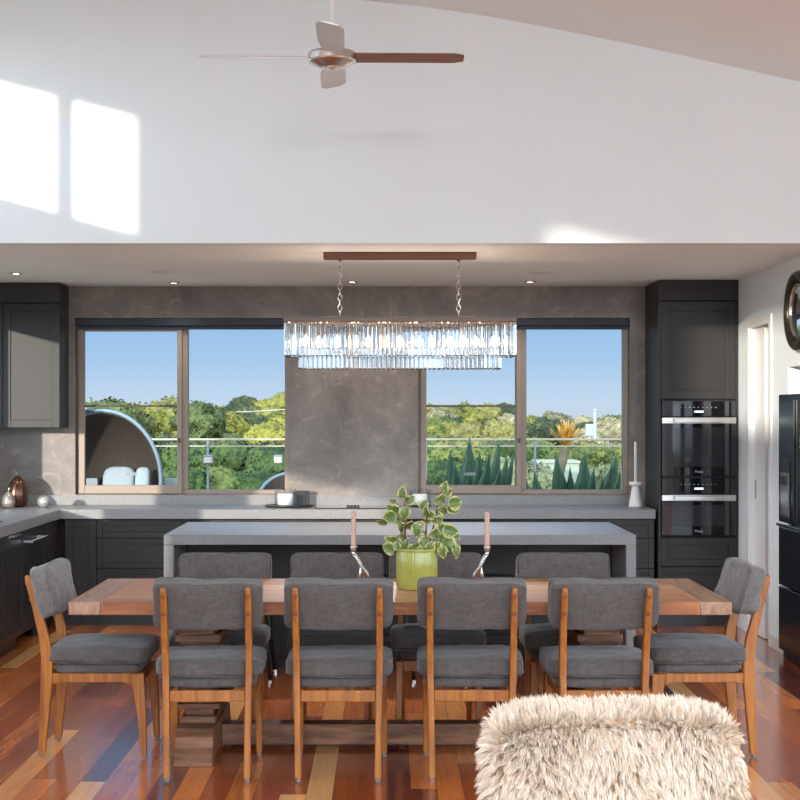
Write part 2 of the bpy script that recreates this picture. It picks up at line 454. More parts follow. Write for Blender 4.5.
# vaulted living ceiling profile
PROF = [(-3.45, 4.42), (-2.9, 4.40), (-2.376, 4.17+0.05), (-1.6, 4.28), (-0.9, 4.29), (0.28, 4.18), (1.33, 3.99), (2.56, 3.715), (3.8, 3.40), (5.4, 3.0)]
PROF = [(-3.45, 4.10), (-2.9, 4.17), (-2.376, 4.22), (-1.6, 4.27), (-0.9, 4.27), (0.28, 4.185), (1.33, 3.99), (2.56, 3.715), (3.8, 3.42), (5.4, 3.02)]
def prof_z(x):
    for (a, za), (b, zb) in zip(PROF, PROF[1:]):
        if a <= x <= b:
            t = (x-a)/(b-a); return za+(zb-za)*t
    return PROF[-1][1]
def smooth_prof():
    out = []
    for i in range(61):
        x = -3.45+8.85*i/60
        zz = sum(prof_z(min(5.4, max(-3.45, x+d))) for d in (-0.4, -0.2, 0, 0.2, 0.4))/5
        out.append((x, zz))
    return out
SP = smooth_prof()
v = B()
lo0 = [v.verts.new((x, YREAR-0.2, z)) for x, z in SP]; lo1 = [v.verts.new((x, YB+0.02, z)) for x, z in SP]
hi0 = [v.verts.new((x, YREAR-0.2, z+0.2)) for x, z in SP]; hi1 = [v.verts.new((x, YB+0.02, z+0.2)) for x, z in SP]
for i in range(len(SP)-1):
    v.faces.new((lo0[i], lo0[i+1], lo1[i+1], lo1[i])); v.faces.new((hi0[i], hi1[i], hi1[i+1], hi0[i+1]))
    v.faces.new((lo0[i], hi0[i], hi0[i+1], lo0[i+1])); v.faces.new((lo1[i], lo1[i+1], hi1[i+1], hi1[i]))
v.faces.new((lo0[0], lo1[0], hi1[0], hi0[0])); v.faces.new((lo0[-1], hi0[-1], hi1[-1], lo1[-1]))
o = struct('ceiling', v, M['ceil'], smooth=False)
# white bulkhead above the kitchen opening
w = B()
fr = [(x, z+0.1) for x, z in SP]
a0 = [w.verts.new((x, YB, ZC)) for x, z in fr]; a1 = [w.verts.new((x, YB, z)) for x, z in fr]
b0 = [w.verts.new((x, YB+0.15, ZC)) for x, z in fr]; b1 = [w.verts.new((x, YB+0.15, z)) for x, z in fr]
for i in range(len(fr)-1):
    w.faces.new((a0[i], a0[i+1], a1[i+1], a1[i])); w.faces.new((b0[i], b1[i], b1[i+1], b0[i+1]))
    w.faces.new((a0[i], b0[i], b0[i+1], a0[i+1])); w.faces.new((a1[i], a1[i+1], b1[i+1], b1[i]))
w.faces.new((a0[0], a1[0], b1[0], b0[0])); w.faces.new((a0[-1], b0[-1], b1[-1], a1[-1]))
struct('wall_bulkhead', w, M['white'])
# wall right of the kitchen opening, facing the living room
struct('wall_front', bx(XR+0.12, XLIV+0.2, YB, YB+0.15, 0, ZC), M['white'])

# left wall with its openings (y0,y1,z0,z1)
OPEN = [(9.50, 11.57, 1.0, 2.46), (5.78, 9.12, 3.24, 4.01), (-1.9, 1.46, 3.20, 4.01), (5.45, 8.45, 1.0, 1.88)]
ys = sorted({YREAR-0.2, YW+0.25} | {o[0] for o in OPEN} | {o[1] for o in OPEN})
zs = sorted({0.0, 4.3} | {o[2] for o in OPEN} | {o[3] for o in OPEN})
w = B()
for a, b in zip(ys, ys[1:]):
    z = 0.0; spans = sorted((o[2], o[3]) for o in OPEN if o[0] <= a+1e-6 and o[1] >= b-1e-6)
    top = 4.3 if b <= YB+0.1 else 4.3
    for s0, s1 in spans:
        if s0 > z: box(w, XL-0.2, XL, a, b, z, s0)
        z = s1
    box(w, XL-0.2, XL, a, b, z, top)
struct('wall_left', w, M['white'])
# living right wall with a wide opening, rear wall mostly glazed
w = B()
box(w, XLIV, XLIV+0.2, YREAR-0.2, -4.4, 0, 3.3); box(w, XLIV, XLIV+0.2, 8.2, YB+0.15, 0, 3.3); box(w, XLIV, XLIV+0.2, -4.4, 8.2, 2.6, 3.3)
struct('wall_right', w, M['white'])
w = B()
box(w, XL-0.2, -2.6, YREAR-0.2, YREAR, 0, 4.3); box(w, 4.8, XLIV, YREAR-0.2, YREAR, 0, 3.3)
struct('wall_rear', w, M['white'])

# right kitchen wall: pantry door opening and fridge alcove
DY0, DY1, DZ = 10.79, 11.38, 2.32
AY0, AY1, AZ = 9.36, 10.31, 1.99
w = B()
box(w, XR, XR+0.12, DY1, YW, 0, ZC); box(w, XR, XR+0.12, DY0, DY1, DZ, ZC)
box(w, XR, XR+0.12, AY1, DY0, 0, ZC); box(w, XR, XR+0.12, AY0, AY1, AZ, ZC); box(w, XR, XR+0.12, YB, AY0, 0, ZC)
box(w, XR+0.12, XR+0.9, AY1, AY1+0.08, 0, 2.2); box(w, XR+0.12, XR+0.9, AY0-0.1, AY0, 0, 2.2); box(w, XR+0.85, XR+0.95, AY0, AY1, 0, 2.2)
box(w, XR+0.12, XR+0.9, AY0, AY1, AZ, AZ+0.08)
struct('wall_right', w, M['white'])
# pantry room behind
w = B()
box(w, XR+0.12, XR+1.7, 12.2, 12.3, 0, ZC); box(w, XR+1.6, XR+1.7, 10.4, 12.2, 0, ZC); box(w, XR+0.95, XR+1.7, 10.40, 10.46, 0, ZC)
struct('wall_pantry', w, M['pantry'])
pn = thing('pantry_shelving', 'dark brown shelving seen through the gap beside the white pantry door', 'shelving', (XR+1.3, 11.3, 0))
obj('side_panel', bx(-0.28, 0.28, -0.83, -0.80, 0, 2.3), M['pantry'], pn)
obj('side_panel', bx(-0.28, 0.28, 0.84, 0.87, 0, 2.3), M['pantry'], pn)
for z in (0.45, 0.93, 1.35, 1.75, 2.1):
    obj('shelf', bx(-0.28, 0.28, -0.80, 0.84, z, z+0.035), M['old_wood'] if z == 0.93 else M['pantry'], pn)
# sliding pantry door and architraves
d = thing('door_1', None, None, (0, 0, 0)); d['kind'] = 'structure'
obj('door_leaf', bx(XR+0.035, XR+0.075, DY1-0.30, DY1-0.001, 0.005, DZ-0.003), M['gloss_white'], d, 0.003)
dh = obj('door_pull', bx(XR+0.028, XR+0.034, DY1-0.05, DY1-0.025, 1.03, 1.17), M['nickel'], d, 0.002)
t = B(); box(t, XR-0.015, XR-0.0005, DY0-0.07, DY0-0.001, 0, DZ+0.07); box(t, XR-0.015, XR-0.0005, DY1+0.001, DY1+0.07, 0, DZ+0.07); box(t, XR-0.015, XR-0.0005, DY0-0.001, DY1+0.001, DZ+0.001, DZ+0.07)
struct('trim_1', t, M['gloss_white'], 0.003)
t = B(); box(t, XR-0.012, XR-0.0005, AY1+0.03, DY0-0.071, 0, 0.09)
struct('baseboard_right', t, M['gloss_white'], 0.003)

# windows
def kitchen_window(idx, a, b, split, decal):
    o = thing(f'window_{idx}', None, None); o['kind'] = 'structure'
    f0, f1 = YW+0.07, YW+0.15
    t = B(); F = 0.045
    box(t, a, a+F, f0, f1, WZ0, WZ1); box(t, b-F, b, f0, f1, WZ0, WZ1)
    box(t, a+F, b-F, f0, f1, WZ0, WZ0+0.035); box(t, a+F, b-F, f0, f1, WZ1-0.05, WZ1)
    box(t, split-0.045, split+0.045, f0, f1, WZ0+0.035, WZ1-0.05)
    obj('window_frame', t, M['bronze'], o, 0.004)
    # sliding sash
    s = B(); y0, y1 = f0-0.035, f0-0.001; q = 0.04
    xa, xb = a+0.02, split+0.0
    box(s, xa, xa+q+0.01, y0, y1, WZ0+0.005, WZ1-0.08); box(s, xb-q, xb, y0, y1, WZ0+0.005, WZ1-0.08)
    box(s, xa+q+0.01, xb-q, y0, y1, WZ0+0.005, WZ0+0.075); box(s, xa+q+0.01, xb-q, y0, y1, WZ1-0.11, WZ1-0.08)
    obj('sliding_sash', s, M['bronze'], o, 0.003)
    z = Z(406, f0)
    obj('transom_bar', bx(xa+q+0.01, xb-q, y0+0.005, y1-0.005, z-0.008, z+0.008), M['dark_frame'], o, 0.002)
    obj('glass_pane', bx(xa+q+0.01, xb-q, y0+0.014, y0+0.018, WZ0+0.075, WZ1-0.11), M['clear'], o)
    obj('glass_pane', bx(split+0.045, b-F, f0+0.04, f0+0.044, WZ0+0.035, WZ1-0.05), M['clear'], o)
    obj('window_latch', bx(xb-0.03, xb-0.01, y0-0.02, y0-0.0005, 1.43, 1.47), M['black'], o, 0.003)
    dx = X(decal, y0); dz = Z(474, y0)
    de = B(); secs = []
    for yy in (y0+0.010, y0+0.0138):
        secs.append([(dx+0.052*math.copysign(abs(math.cos(k*PI/12))**0.5, math.cos(k*PI/12)), yy, dz+0.013*math.sin(k*PI/12)) for k in range(24)])
    loft(de, secs)
    obj('safety_sticker', de, M['cushion_out'], o)
    return o
kitchen_window(1, WIN[0][0], WIN[0][1], X(182.5, YW+0.07), 131)
kitchen_window(2, WIN[1][0], WIN[1][1], X(521, YW+0.07), 470)
for i, (a, b) in enumerate(WIN):
    bl = thing('roller_blind', ['navy roller blind rolled up above the left kitchen window', 'navy roller blind rolled up above the right kitchen window'][i], 'blind', ((a+b)/2, YW+0.03, WZ1))
    h = (b-a)/2
    obj('blind_cassette', bx(-h+0.005, h-0.005, -0.035, 0.03, -0.065, -0.001), M['blind'], bl, 0.006)
    obj('bottom_bar', bx(-h+0.02, h-0.02, -0.01, 0.005, -0.095, -0.066), M['blind'], bl, 0.004)
# left wall window frames (out of the picture, they shape the sunlight)
for i, (a, b, c, e) in enumerate(OPEN):
    o = thing(f'window_{i+3}', None, None); o['kind'] = 'structure'
    t = B(); g = 0.02
    xx0, xx1 = XL-0.14, XL-0.08
    box(t, xx0, xx1, a, a+g, c, e); box(t, xx0, xx1, b-g, b, c, e); box(t, xx0, xx1, a+g, b-g, c, c+g); box(t, xx0, xx1, a+g, b-g, e-g, e)
    if i == 1: box(t, xx0, xx1, 6.68, 6.78, c+g, e-g)
    obj('window_frame', t, M['bronze'], o)
    obj('glass_pane', bx(XL-0.112, XL-0.108, a+g, b-g, c+g, e-g), M['clear'], o)
# stone window sill / upstand behind the counter
struct('trim_2', bx(XL+0.001, 2.12, YW-0.02, YW-0.0005, 0.921, 1.0), M['stone'])

# ------------------------------------------------------------------ KITCHEN CABINETS
def shaker(name, x0, x1, z0, z1, y, parent, m, fw=0.065, dep=0.02):
    """panel facing -Y at plane y (front face); recessed centre"""
    b = B()
    box(b, x0, x0+fw, y, y+dep, z0, z1); box(b, x1-fw, x1, y, y+dep, z0, z1)
    box(b, x0+fw, x1-fw, y, y+dep, z0, z0+fw); box(b, x0+fw, x1-fw, y, y+dep, z1-fw, z1)
    box(b, x0+fw, x1-fw, y+0.008, y+dep, z0+fw, z1-fw)
    return obj(name, b, m, parent, 0.002)
def shaker_x(name, y0, y1, z0, z1, x, parent, m, fw=0.05, dep=0.02):
    """panel facing +X at plane x"""
    b = B()
    box(b, x-dep, x, y0, y0+fw, z0, z1); box(b, x-dep, x, y1-fw, y1, z0, z1)
    box(b, x-dep, x, y0+fw, y1-fw, z0, z0+fw); box(b, x-dep, x, y0+fw, y1-fw, z1-fw, z1)
    box(b, x-dep, x-0.008, y0+fw, y1-fw, z0+fw, z1-fw)
    return obj(name, b, m, parent, 0.002)

YF = 11.80   # rear run door plane
units = [(-2.52, -2.27, 'door', 'narrow charcoal base cabinet in the back left corner below the counter'),
         (-2.27, -1.60, 'drawers', 'charcoal drawer cabinet under the left kitchen window, left of the island'),
         (-1.60, -0.95, 'doors', 'charcoal base cabinet behind the left end of the island'),
         (-0.95, 0.0, 'drawers', 'charcoal drawer cabinet under the cooktop'),
         (0.0, 0.80, 'doors', 'charcoal base cabinet behind the green plant'),
         (0.80, 1.55, 'drawers', 'charcoal drawer cabinet behind the right end of the island'),
         (1.55, 2.12, 'drawers', 'charcoal drawer cabinet right of the island beside the oven tower')]
for x0, x1, kind, lab in units:
    u = thing('base_cabinet', lab, 'cabinet', ((x0+x1)/2, YF, 0))
    h = (x1-x0)/2-0.002
    obj('carcass', bx(-h, h, 0.022, 0.50, 0.1, 0.84), M['cab'], u)
    obj('kickboard', bx(-h, h, 0.06, 0.08, 0.0, 0.099), M['black'], u)
    if kind == 'drawers':
        for z0, z1 in ((0.695, 0.835), (0.455, 0.69), (0.11, 0.45)):
            d = shaker('drawer', -h, h, z0, z1, 0, u, M['cab'], 0.045)
            obj('pull', bx(-0.1, 0.1, -0.014, -0.0005, z1-0.008, z1-0.001), M['black'], d, 0.001)
    else:
        n = 1 if kind == 'door' else 2
        for k in range(n):
            a = -h+2*h*k/n+0.001; b = -h+2*h*(k+1)/n-0.001
            d = shaker('door', a, b, 0.11, 0.835, 0, u, M['cab'], 0.06)
            obj('pull', bx((a+b)/2-0.05, (a+b)/2+0.05, -0.014, -0.0005, 0.827, 0.834), M['black'], d, 0.001)

XF = -2.57
for y0, y1, lab in ((9.50, 10.17, 'charcoal base cabinet at the left edge of the photo beneath the sink'),
                    (10.17, 10.68, 'charcoal base cabinet on the left run, next to the built-in appliance')):
    u = thing('base_cabinet', lab, 'cabinet', (XF, (y0+y1)/2, 0))
    h = (y1-y0)/2-0.002
    obj('carcass', bx(-0.55, -0.022, -h, h, 0.1, 0.84), M['cab_blue'], u)
    obj('kickboard', bx(-0.08, -0.06, -h, h, 0.0, 0.099), M['black'], u)
    n = 2 if h > 0.3 else 1
    d = shaker_x('drawer', -h, h, 0.72, 0.835, 0, u, M['cab_blue'], 0.03)
    obj('pull', bx(0.0005, 0.02, -0.09, 0.09, 0.815, 0.83), M['chrome'], d, 0.001)
    shaker_x('door', -h, h, 0.11, 0.715, 0, u, M['cab_blue'])
u = thing('dishwasher', 'black built-in dishwasher with a bar handle in the left cabinet run', 'dishwasher', (XF, 10.965, 0))
obj('body', bx(-0.55, -0.022, -0.28, 0.28, 0.1, 0.84), M['black'], u)
obj('front_panel', bx(-0.021, 0.0, -0.28, 0.28, 0.11, 0.835), M['black'], u, 0.002)
hb = tube(B(), [(0.045, -0.25, 0.755), (0.045, 0.25, 0.755)], 0.011, 10); 
for s in (-1, 1): box(hb, 0.0005, 0.045, s*0.22-0.008, s*0.22+0.008, 0.747, 0.763)
obj('handle', hb, M['chrome'], u, smooth=False)
u = thing('base_cabinet', 'charcoal filler cabinet in the corner between the dishwasher and the back run', 'cabinet', (XF, 11.52, 0))
obj('carcass', bx(-0.55, -0.022, -0.27, 0.27, 0.1, 0.84), M['cab'], u)
obj('front_panel', bx(-0.021, 0.0, -0.27, 0.27, 0.11, 0.835), M['cab'], u, 0.002)
obj('kickboard', bx(-0.08, -0.06, -0.27, 0.27, 0, 0.099), M['black'], u)

# counters
ct = thing('worktop', 'long grey stone worktop wrapping the back wall and left side of the kitchen', 'worktop', (0, 11.75, 0.845))
b = B(); box(b, XL+0.001, 2.12, 0.0, YW-11.75-0.021, 0, 0.075); box(b, XL+0.001, -2.545, 9.3-11.75, -0.001, 0, 0.075)
obj('slab', b, M['stone'], ct, 0.003)
sk = thing('sink', 'dark undermount sink basin in the left worktop at the photo edge', 'sink', (-2.85, 10.28, 0.921))
obj('basin', bx(-0.2, 0.2, -0.33, 0.12, 0.0, 0.004), M['black'], sk, 0.002)
obj('drain', lathe(B(), [(0.001, 0.004), (0.03, 0.004), (0.03, 0.007), (0.001, 0.007)], 0, -0.1, 0, 16), M['chrome'], sk)

# wall cabinet left
u = thing('wall_cabinet', 'charcoal wall cabinet hanging in the upper left corner beside the window', 'cabinet', (0, 12.0, 0))
xa, xb = XL+0.001, X(59.5, 12.0)
obj('carcass', bx(xa, xb, 0.022, 0.348, Z(428, 12), Z(303, 12)), M['cab'], u)
shaker('door', X(3, 12), xb, Z(427.5, 12), Z(304, 12), 0, u, M['cab'], 0.06)
obj('door', bx(xa, X(3, 12)-0.004, 0, 0.021, Z(427.5, 12), Z(304, 12)), M['cab'], u, 0.002)
obj('fascia', bx(xa, xb, -0.005, 0.348, Z(302.5, 12), ZC-0.001), M['cab'], u, 0.002)

# oven tower
YT = 11.75
tx0, tx1 = 2.142, XR-0.002
u = thing('oven_tower_cabinet', 'tall taupe-charcoal cabinet housing two wall ovens at the right of the kitchen', 'cabinet', (0, YT, 0))
b = B()
box(b, tx0, tx0+0.018, 0.0, YW-YT-0.001, 0.1, Z(301, YT)); box(b, tx1-0.018, tx1, 0.0, YW-YT-0.001, 0.1, Z(301, YT))
box(b, tx0+0.018, tx1-0.018, 0.57, 0.59, 0.1, Z(301, YT)); box(b, tx0+0.018, tx1-0.018, 0.022, 0.57, Z(301, YT)-0.02, Z(301, YT))
box(b, tx0+0.018, tx1-0.018, 0.022, 0.57, 0.1, 0.118)
for z in (1.776, 1.176, 0.712): box(b, tx0+0.018, tx1-0.018, 0.03, 0.57, z-0.006, z+0.004)
obj('carcass', b, M['cab'], u)
obj('fascia', bx(tx0, tx1, -0.004, YW-YT-0.001, Z(300.5, YT), ZC-0.001), M['cab'], u, 0.002)
obj('kickboard', bx(tx0, tx1, 0.05, 0.07, 0, 0.099), M['black'], u)
dz = [(1.785, Z(301.5, YT))]
shaker('door', tx0+0.02, tx1-0.02, dz[0][0], dz[0][1], 0, u, M['cab'], 0.07)
for z0, z1 in ((0.475, 0.70), (0.11, 0.47)):
    d = shaker('drawer', tx0+0.02, tx1-0.02, z0, z1, 0, u, M['cab'], 0.055)
    obj('pull', bx((tx0+tx1)/2-0.1, (tx0+tx1)/2+0.1, -0.014, -0.0005, z1-0.008, z1-0.001), M['black'], d, 0.001)

def text_mesh(name, body, size, m, parent, loc, rot=(PI/2, 0, 0)):
    cu = bpy.data.curves.new(name, 'FONT'); cu.body = body; cu.size = size; cu.align_x = 'CENTER'; cu.align_y = 'CENTER'; cu.extrude = 0.0004
    o = bpy.data.objects.new(name, cu); C.objects.link(o)
    bpy.context.view_layer.update()
    me = bpy.data.meshes.new_from_object(o.evaluated_get(bpy.context.evaluated_depsgraph_get()))
    bpy.data.objects.remove(o)
    me.materials.clear(); me.materials.append(m)
    q = bpy.data.objects.new(name, me); C.objects.link(q); q.location = loc; q.rotation_euler = rot; q.parent = parent
    return q

def oven(label, z0, z1, fas):
    o = thing('wall_oven', label, 'oven', ((tx0+tx1)/2, YT, z0))
    H = z1-z0; w = 0.29
    obj('body', bx(-0.27, 0.27, 0.022, 0.54, 0.008, H-0.012), M['black'], o)
    obj('door', bx(-w, w, -0.018, 0.005, 0.002, H-fas-0.002), M['blackglass'], o, 0.003)
    wm = M['ovenwin']
    obj('door_window', bx(-0.19, 0.2, -0.0195, -0.0182, 0.075+0.0*H, H-fas-0.085), wm, o)
    cp = obj('control_panel', bx(-w, w, -0.018, 0.005, H-fas, H-0.002), M['blackglass'], o, 0.003)
    # icons and display on the panel
    ic = B(); zc = H-fas*0.42
    for k in range(9): box(ic, -0.14+k*0.034-0.004, -0.14+k*0.034+0.004, -0.0195, -0.0182, zc-0.003, zc+0.003)
    obj('icons', ic, M['logo'], cp)
    obj('display', bx(-0.035, 0.035, -0.0195, -0.0182, zc-0.040, zc-0.026), M['display'], cp)
    hd = B(); zh = H-fas-0.030
    box(hd, -w+0.0, w-0.0, -0.024, -0.0185, zh-0.024, zh+0.024)
    box(hd, -0.2, 0.2, -0.062, -0.046, zh-0.014, zh+0.014)
    for s in (-1, 1): box(hd, s*0.185-0.01, s*0.185+0.01, -0.046, -0.0245, zh-0.01, zh+0.01)
    obj('handle', hd, M['steel'], o, 0.003)
    text_mesh('logo', 'Miele', 0.030, M['logo'], o, (0, -0.0192, 0.035))
    return o
M['ovenwin'] = mat('oven_window', (0.03, 0.03, 0.034), 0.05)
oven('upper full-height black glass wall oven with steel bar handle', 1.18, 1.772, 0.125)
oven('lower compact black glass wall oven with steel bar handle', 0.716, 1.172, 0.13)

# cooktop on the counter
ck = thing('cooktop', 'black cooktop set in the back worktop between the two windows', 'cooktop', (X(353, 12.0), 12.02, 0.9205))
obj('glass_top', bx(-0.30, 0.42, -0.16, 0.24, 0, 0.005), M['blackglass'], ck, 0.002)
for k in range(4):
    obj('knob', lathe(B(), [(0.012, 0.0051), (0.012, 0.024), (0.009, 0.026)], -0.036+k*0.026, -0.13, 0, 14), M['black'], ck, smooth=False)

# ------------------------------------------------------------------ ISLAND
il = thing('kitchen_island', 'charcoal kitchen island with a thick grey stone waterfall top', 'island', (0.09, 9.26, 0))
x0, x1 = -1.366-0.09, 1.55-0.09
y1 = 1.11; T = 0.062
b = B()
box(b, x0, x1, 0, y1, 0.92-T, 0.92); box(b, x0, x0+T, 0, y1, 0, 0.92-T); box(b, x1-T, x1, 0, y1, 0, 0.92-T)
obj('stone_surround', b, M['stone'], il, 0.003)
obj('carcass', bx(x0+T+0.001, x1-T-0.001, 0.60, y1-0.03, 0.0, 0.92-T-0.001), M['cab'], il)
nn = 5; L = (x1-x0-2*T-0.004)/nn
for k in range(nn):
    a = x0+T+0.002+k*L
    obj('panel', bx(a+0.002, a+L-0.002, 0.58, 0.599, 0.08, 0.92-T-0.004), M['cab'], il, 0.002)

# bar stools under the overhang
def make_stool():
    s = thing('bar_stool', 'x', 'stool')
    obj('seat', cushion(B(), 0, 0, 0.615, 0.19, 0.18, 0.03, 4, 8, 0.002), M['black'], s, smooth=True)
    for sx in (-1, 1):
        for sy in (-1, 1):
            lg = obj('leg', tube(B(), [(sx*0.13, sy*0.12, 0.59), (sx*0.195, sy*0.2, 0.02)], [0.016, 0.012], 8), M['black'], s, smooth=True)
            obj('foot_cap', tube(B(), [(sx*0.195, sy*0.2, 0.02), (sx*0.1965, sy*0.202, 0.0)], [0.014, 0.014], 8), M['silver'], lg, smooth=False)
    f = B(); z = 0.25; ax = 0.171; ay = 0.171
    tube(f, [(-ax, -ay, z), (ax, -ay, z)], 0.009); tube(f, [(-ax, ay, z), (ax, ay, z)], 0.009); tube(f, [(-ax, -ay, z), (-ax, ay, z)], 0.009); tube(f, [(ax, -ay, z), (ax, ay, z)], 0.009)
    obj('footrest', f, M['black'], s)
    return s
st = make_stool()
for i, (x, lab) in enumerate([(-0.905, 'leftmost black bar stool tucked under the island'), (-0.02, 'middle black bar stool tucked under the island behind the plant'), (0.68, 'rightmost black bar stool tucked under the island')]):
    if i == 0: st.location = (x, 9.47, 0); st['label'] = lab; st['group'] = 'bar stools at the island'
    else: dup(st, (x, 9.47, 0), 0.02*i, lab, 'bar stools at the island')

# ------------------------------------------------------------------ TABLE
TX0, TX1, TY0, TY1, TZ = -1.478, 1.62, 7.0, 8.0, 0.788
tb = thing('dining_table', 'long reclaimed timber trestle dining table with breadboard ends', 'table', (0.07, 7.5, 0))
ox, oy = 0.07, 7.5
obj('tabletop', bx(TX0+0.15-ox, TX1-0.15-ox, -0.5, 0.5, TZ-0.062, TZ), M['table'], tb, 0.004)
obj('breadboard_end', bx(TX0-ox, TX0+0.149-ox, -0.5, 0.5, TZ-0.062, TZ), M['table_end'], tb, 0.004)
obj('breadboard_end', bx(TX1-0.149-ox, TX1-ox, -0.5, 0.5, TZ-0.062, TZ), M['table_end'], tb, 0.004)
e = B(); box(e, TX0-ox+0.16, TX1-ox-0.16, -0.508, -0.5005, TZ-0.060, TZ-0.002)
obj('apron_edge', e, M['table_edge'], tb, 0.002)
for cx in (-0.905, 1.04):
    cx -= ox
    # foot with ogee sides (profile in Y-Z extruded along X)
    f = B(); prof = [(-0.43, 0), (-0.43, 0.06), (-0.40, 0.085), (-0.385, 0.13), (-0.34, 0.165), (0.34, 0.165), (0.385, 0.13), (0.40, 0.085), (0.43, 0.06), (0.43, 0), (0.30, 0), (0.28, 0.025), (-0.28, 0.025), (-0.30, 0)]
    loft(f, [[(cx-0.092, y, z) for y, z in prof], [(cx+0.092, y, z) for y, z in prof]])
    obj('trestle_foot', f, M['old_wood'], tb, 0.004)
    pd = B()
    for z0, z1, hx, hy in ((0.166, 0.20, 0.085, 0.24), (0.20, 0.235, 0.07, 0.20), (0.235, 0.26, 0.105, 0.235), (0.26, 0.275, 0.09, 0.22), (0.275, 0.50, 0.065, 0.17),
                           (0.50, 0.515, 0.09, 0.21), (0.515, 0.545, 0.105, 0.235), (0.545, 0.56, 0.095, 0.225), (0.56, 0.60, 0.11, 0.25), (0.60, 0.64, 0.085, 0.3)):
        box(pd, cx-hx, cx+hx, -hy, hy, z0, z1)
    obj('pedestal', pd, M['old_wood'], tb, 0.006)
    obj('top_bearer', bx(cx-0.06, cx+0.06, -0.42, 0.42, 0.641, TZ-0.063), M['old_wood'], tb, 0.005)
obj('stretcher', bx(-0.905-ox+0.093, 1.04-ox-0.093, -0.05, 0.06, 0.022, 0.125), M['old_wood'], tb, 0.005)

# ------------------------------------------------------------------ CHAIRS
def make_chair():
    c = thing('dining_chair', 'x', 'chair')
    WD, FB = M['chair_wood'], M['fabric']
    for s in (-1, 1):
        r = B()
        secs = []
        for z, y, wy, x in ((0.012, -0.250, 0.034, 0.181), (0.2, -0.236, 0.046, 0.183), (0.38, -0.224, 0.058, 0.186), (0.48, -0.222, 0.056, 0.188),
                            (0.58, -0.235, 0.050, 0.189), (0.72, -0.270, 0.042, 0.190), (0.84, -0.304, 0.036, 0.190), (0.872, -0.314, 0.032, 0.190), (0.884, -0.318, 0.018, 0.190)):
            secs.append(rsec(s*x, y, z, 0.030 if z < 0.87 else 0.024, wy))
        loft(r, secs)
        lg = obj('rear_leg', r, WD, c, 0.005)
        obj('foot_pad', lathe(B(), [(0.013, 0), (0.013, 0.012)], s*0.181, -0.25, 0, 12), M['rubber'], lg)
        for z, y in ((0.845, -0.3245), (0.765, -0.304)):
            obj('screw_cap', lathe(B(), [(0.006, -0.004), (0.0105, -0.002), (0.0105, 0.004)], s*0.190, y, z, 12, axis='Y'), M['cap_wood'], lg)
        f = B()
        loft(f, [rsec(s*0.205, 0.250, 0.012, 0.026, 0.028), rsec(s*0.203, 0.240, 0.2, 0.032, 0.042), rsec(s*0.2, 0.222, 0.36, 0.036, 0.062), rsec(s*0.2, 0.22, 0.41, 0.036, 0.064)])
        fl = obj('front_leg', f, WD, c, 0.005)
        obj('foot_pad', lathe(B(), [(0.012, 0), (0.012, 0.012)], s*0.205, 0.25, 0, 12), M['rubber'], fl)
    fr = B()
    for s in (-1, 1):
        secs = [[(s*0.19-0.011, -0.195, 0.358), (s*0.19+0.011, -0.195, 0.358), (s*0.19+0.011, -0.195, 0.41), (s*0.19-0.011, -0.195, 0.41)]]
        for y in (-0.15, -0.1, 0, 0.1, 0.15): secs.append([(s*0.194-0.011, y, 0.366), (s*0.194+0.011, y, 0.366), (s*0.194+0.011, y, 0.41), (s*0.194-0.011, y, 0.41)])
        secs.append([(s*0.197-0.011, 0.188, 0.352), (s*0.197+0.011, 0.188, 0.352), (s*0.197+0.011, 0.188, 0.41), (s*0.197-0.011, 0.188, 0.41)])
        loft(fr, secs)
    box(fr, -0.170, 0.170, -0.236, -0.212, 0.356, 0.408)
    box(fr, -0.181, 0.181, 0.208, 0.232, 0.356, 0.41)
    obj('seat_frame', fr, WD, c, 0.004)
    obj('seat_pad', cushion(B(), 0, 0.02, 0.434, 0.215, 0.212, 0.025, 7, 8, 0.002, 1), FB, c, smooth=True)
    sc_ = obj('seat_cushion', cushion(B(), 0, 0.025, 0.500, 0.246, 0.243, 0.042, 7, 20, 0.008, 2, 0.012), FB, c, smooth=True)
    pp = tube(B(), superloop(0, 0.025, 0.476, 0.243, 0.240, 8, 'XY', 80), 0.0042, 6)
    obj('piping', pp, M['piping'], sc_, smooth=True)
    TL = 0.26
    bk = obj('backrest', cushion(B(), 0, -0.222, 0.800, 0.247, 0.050, 0.112, 10, 20, 0.007, 5, 0.006, 'Y', TL, 0.014), FB, c, smooth=True)
    # front and rear face seams
    pp = tube(B(), superloop(0, -0.222, 0.800, 0.244, 0.109, 10, 'XZ', 80, 0.040, TL, 0.014), 0.0042, 6)
    obj('piping', pp, M['piping'], bk, smooth=True)
    return c
chair = make_chair()
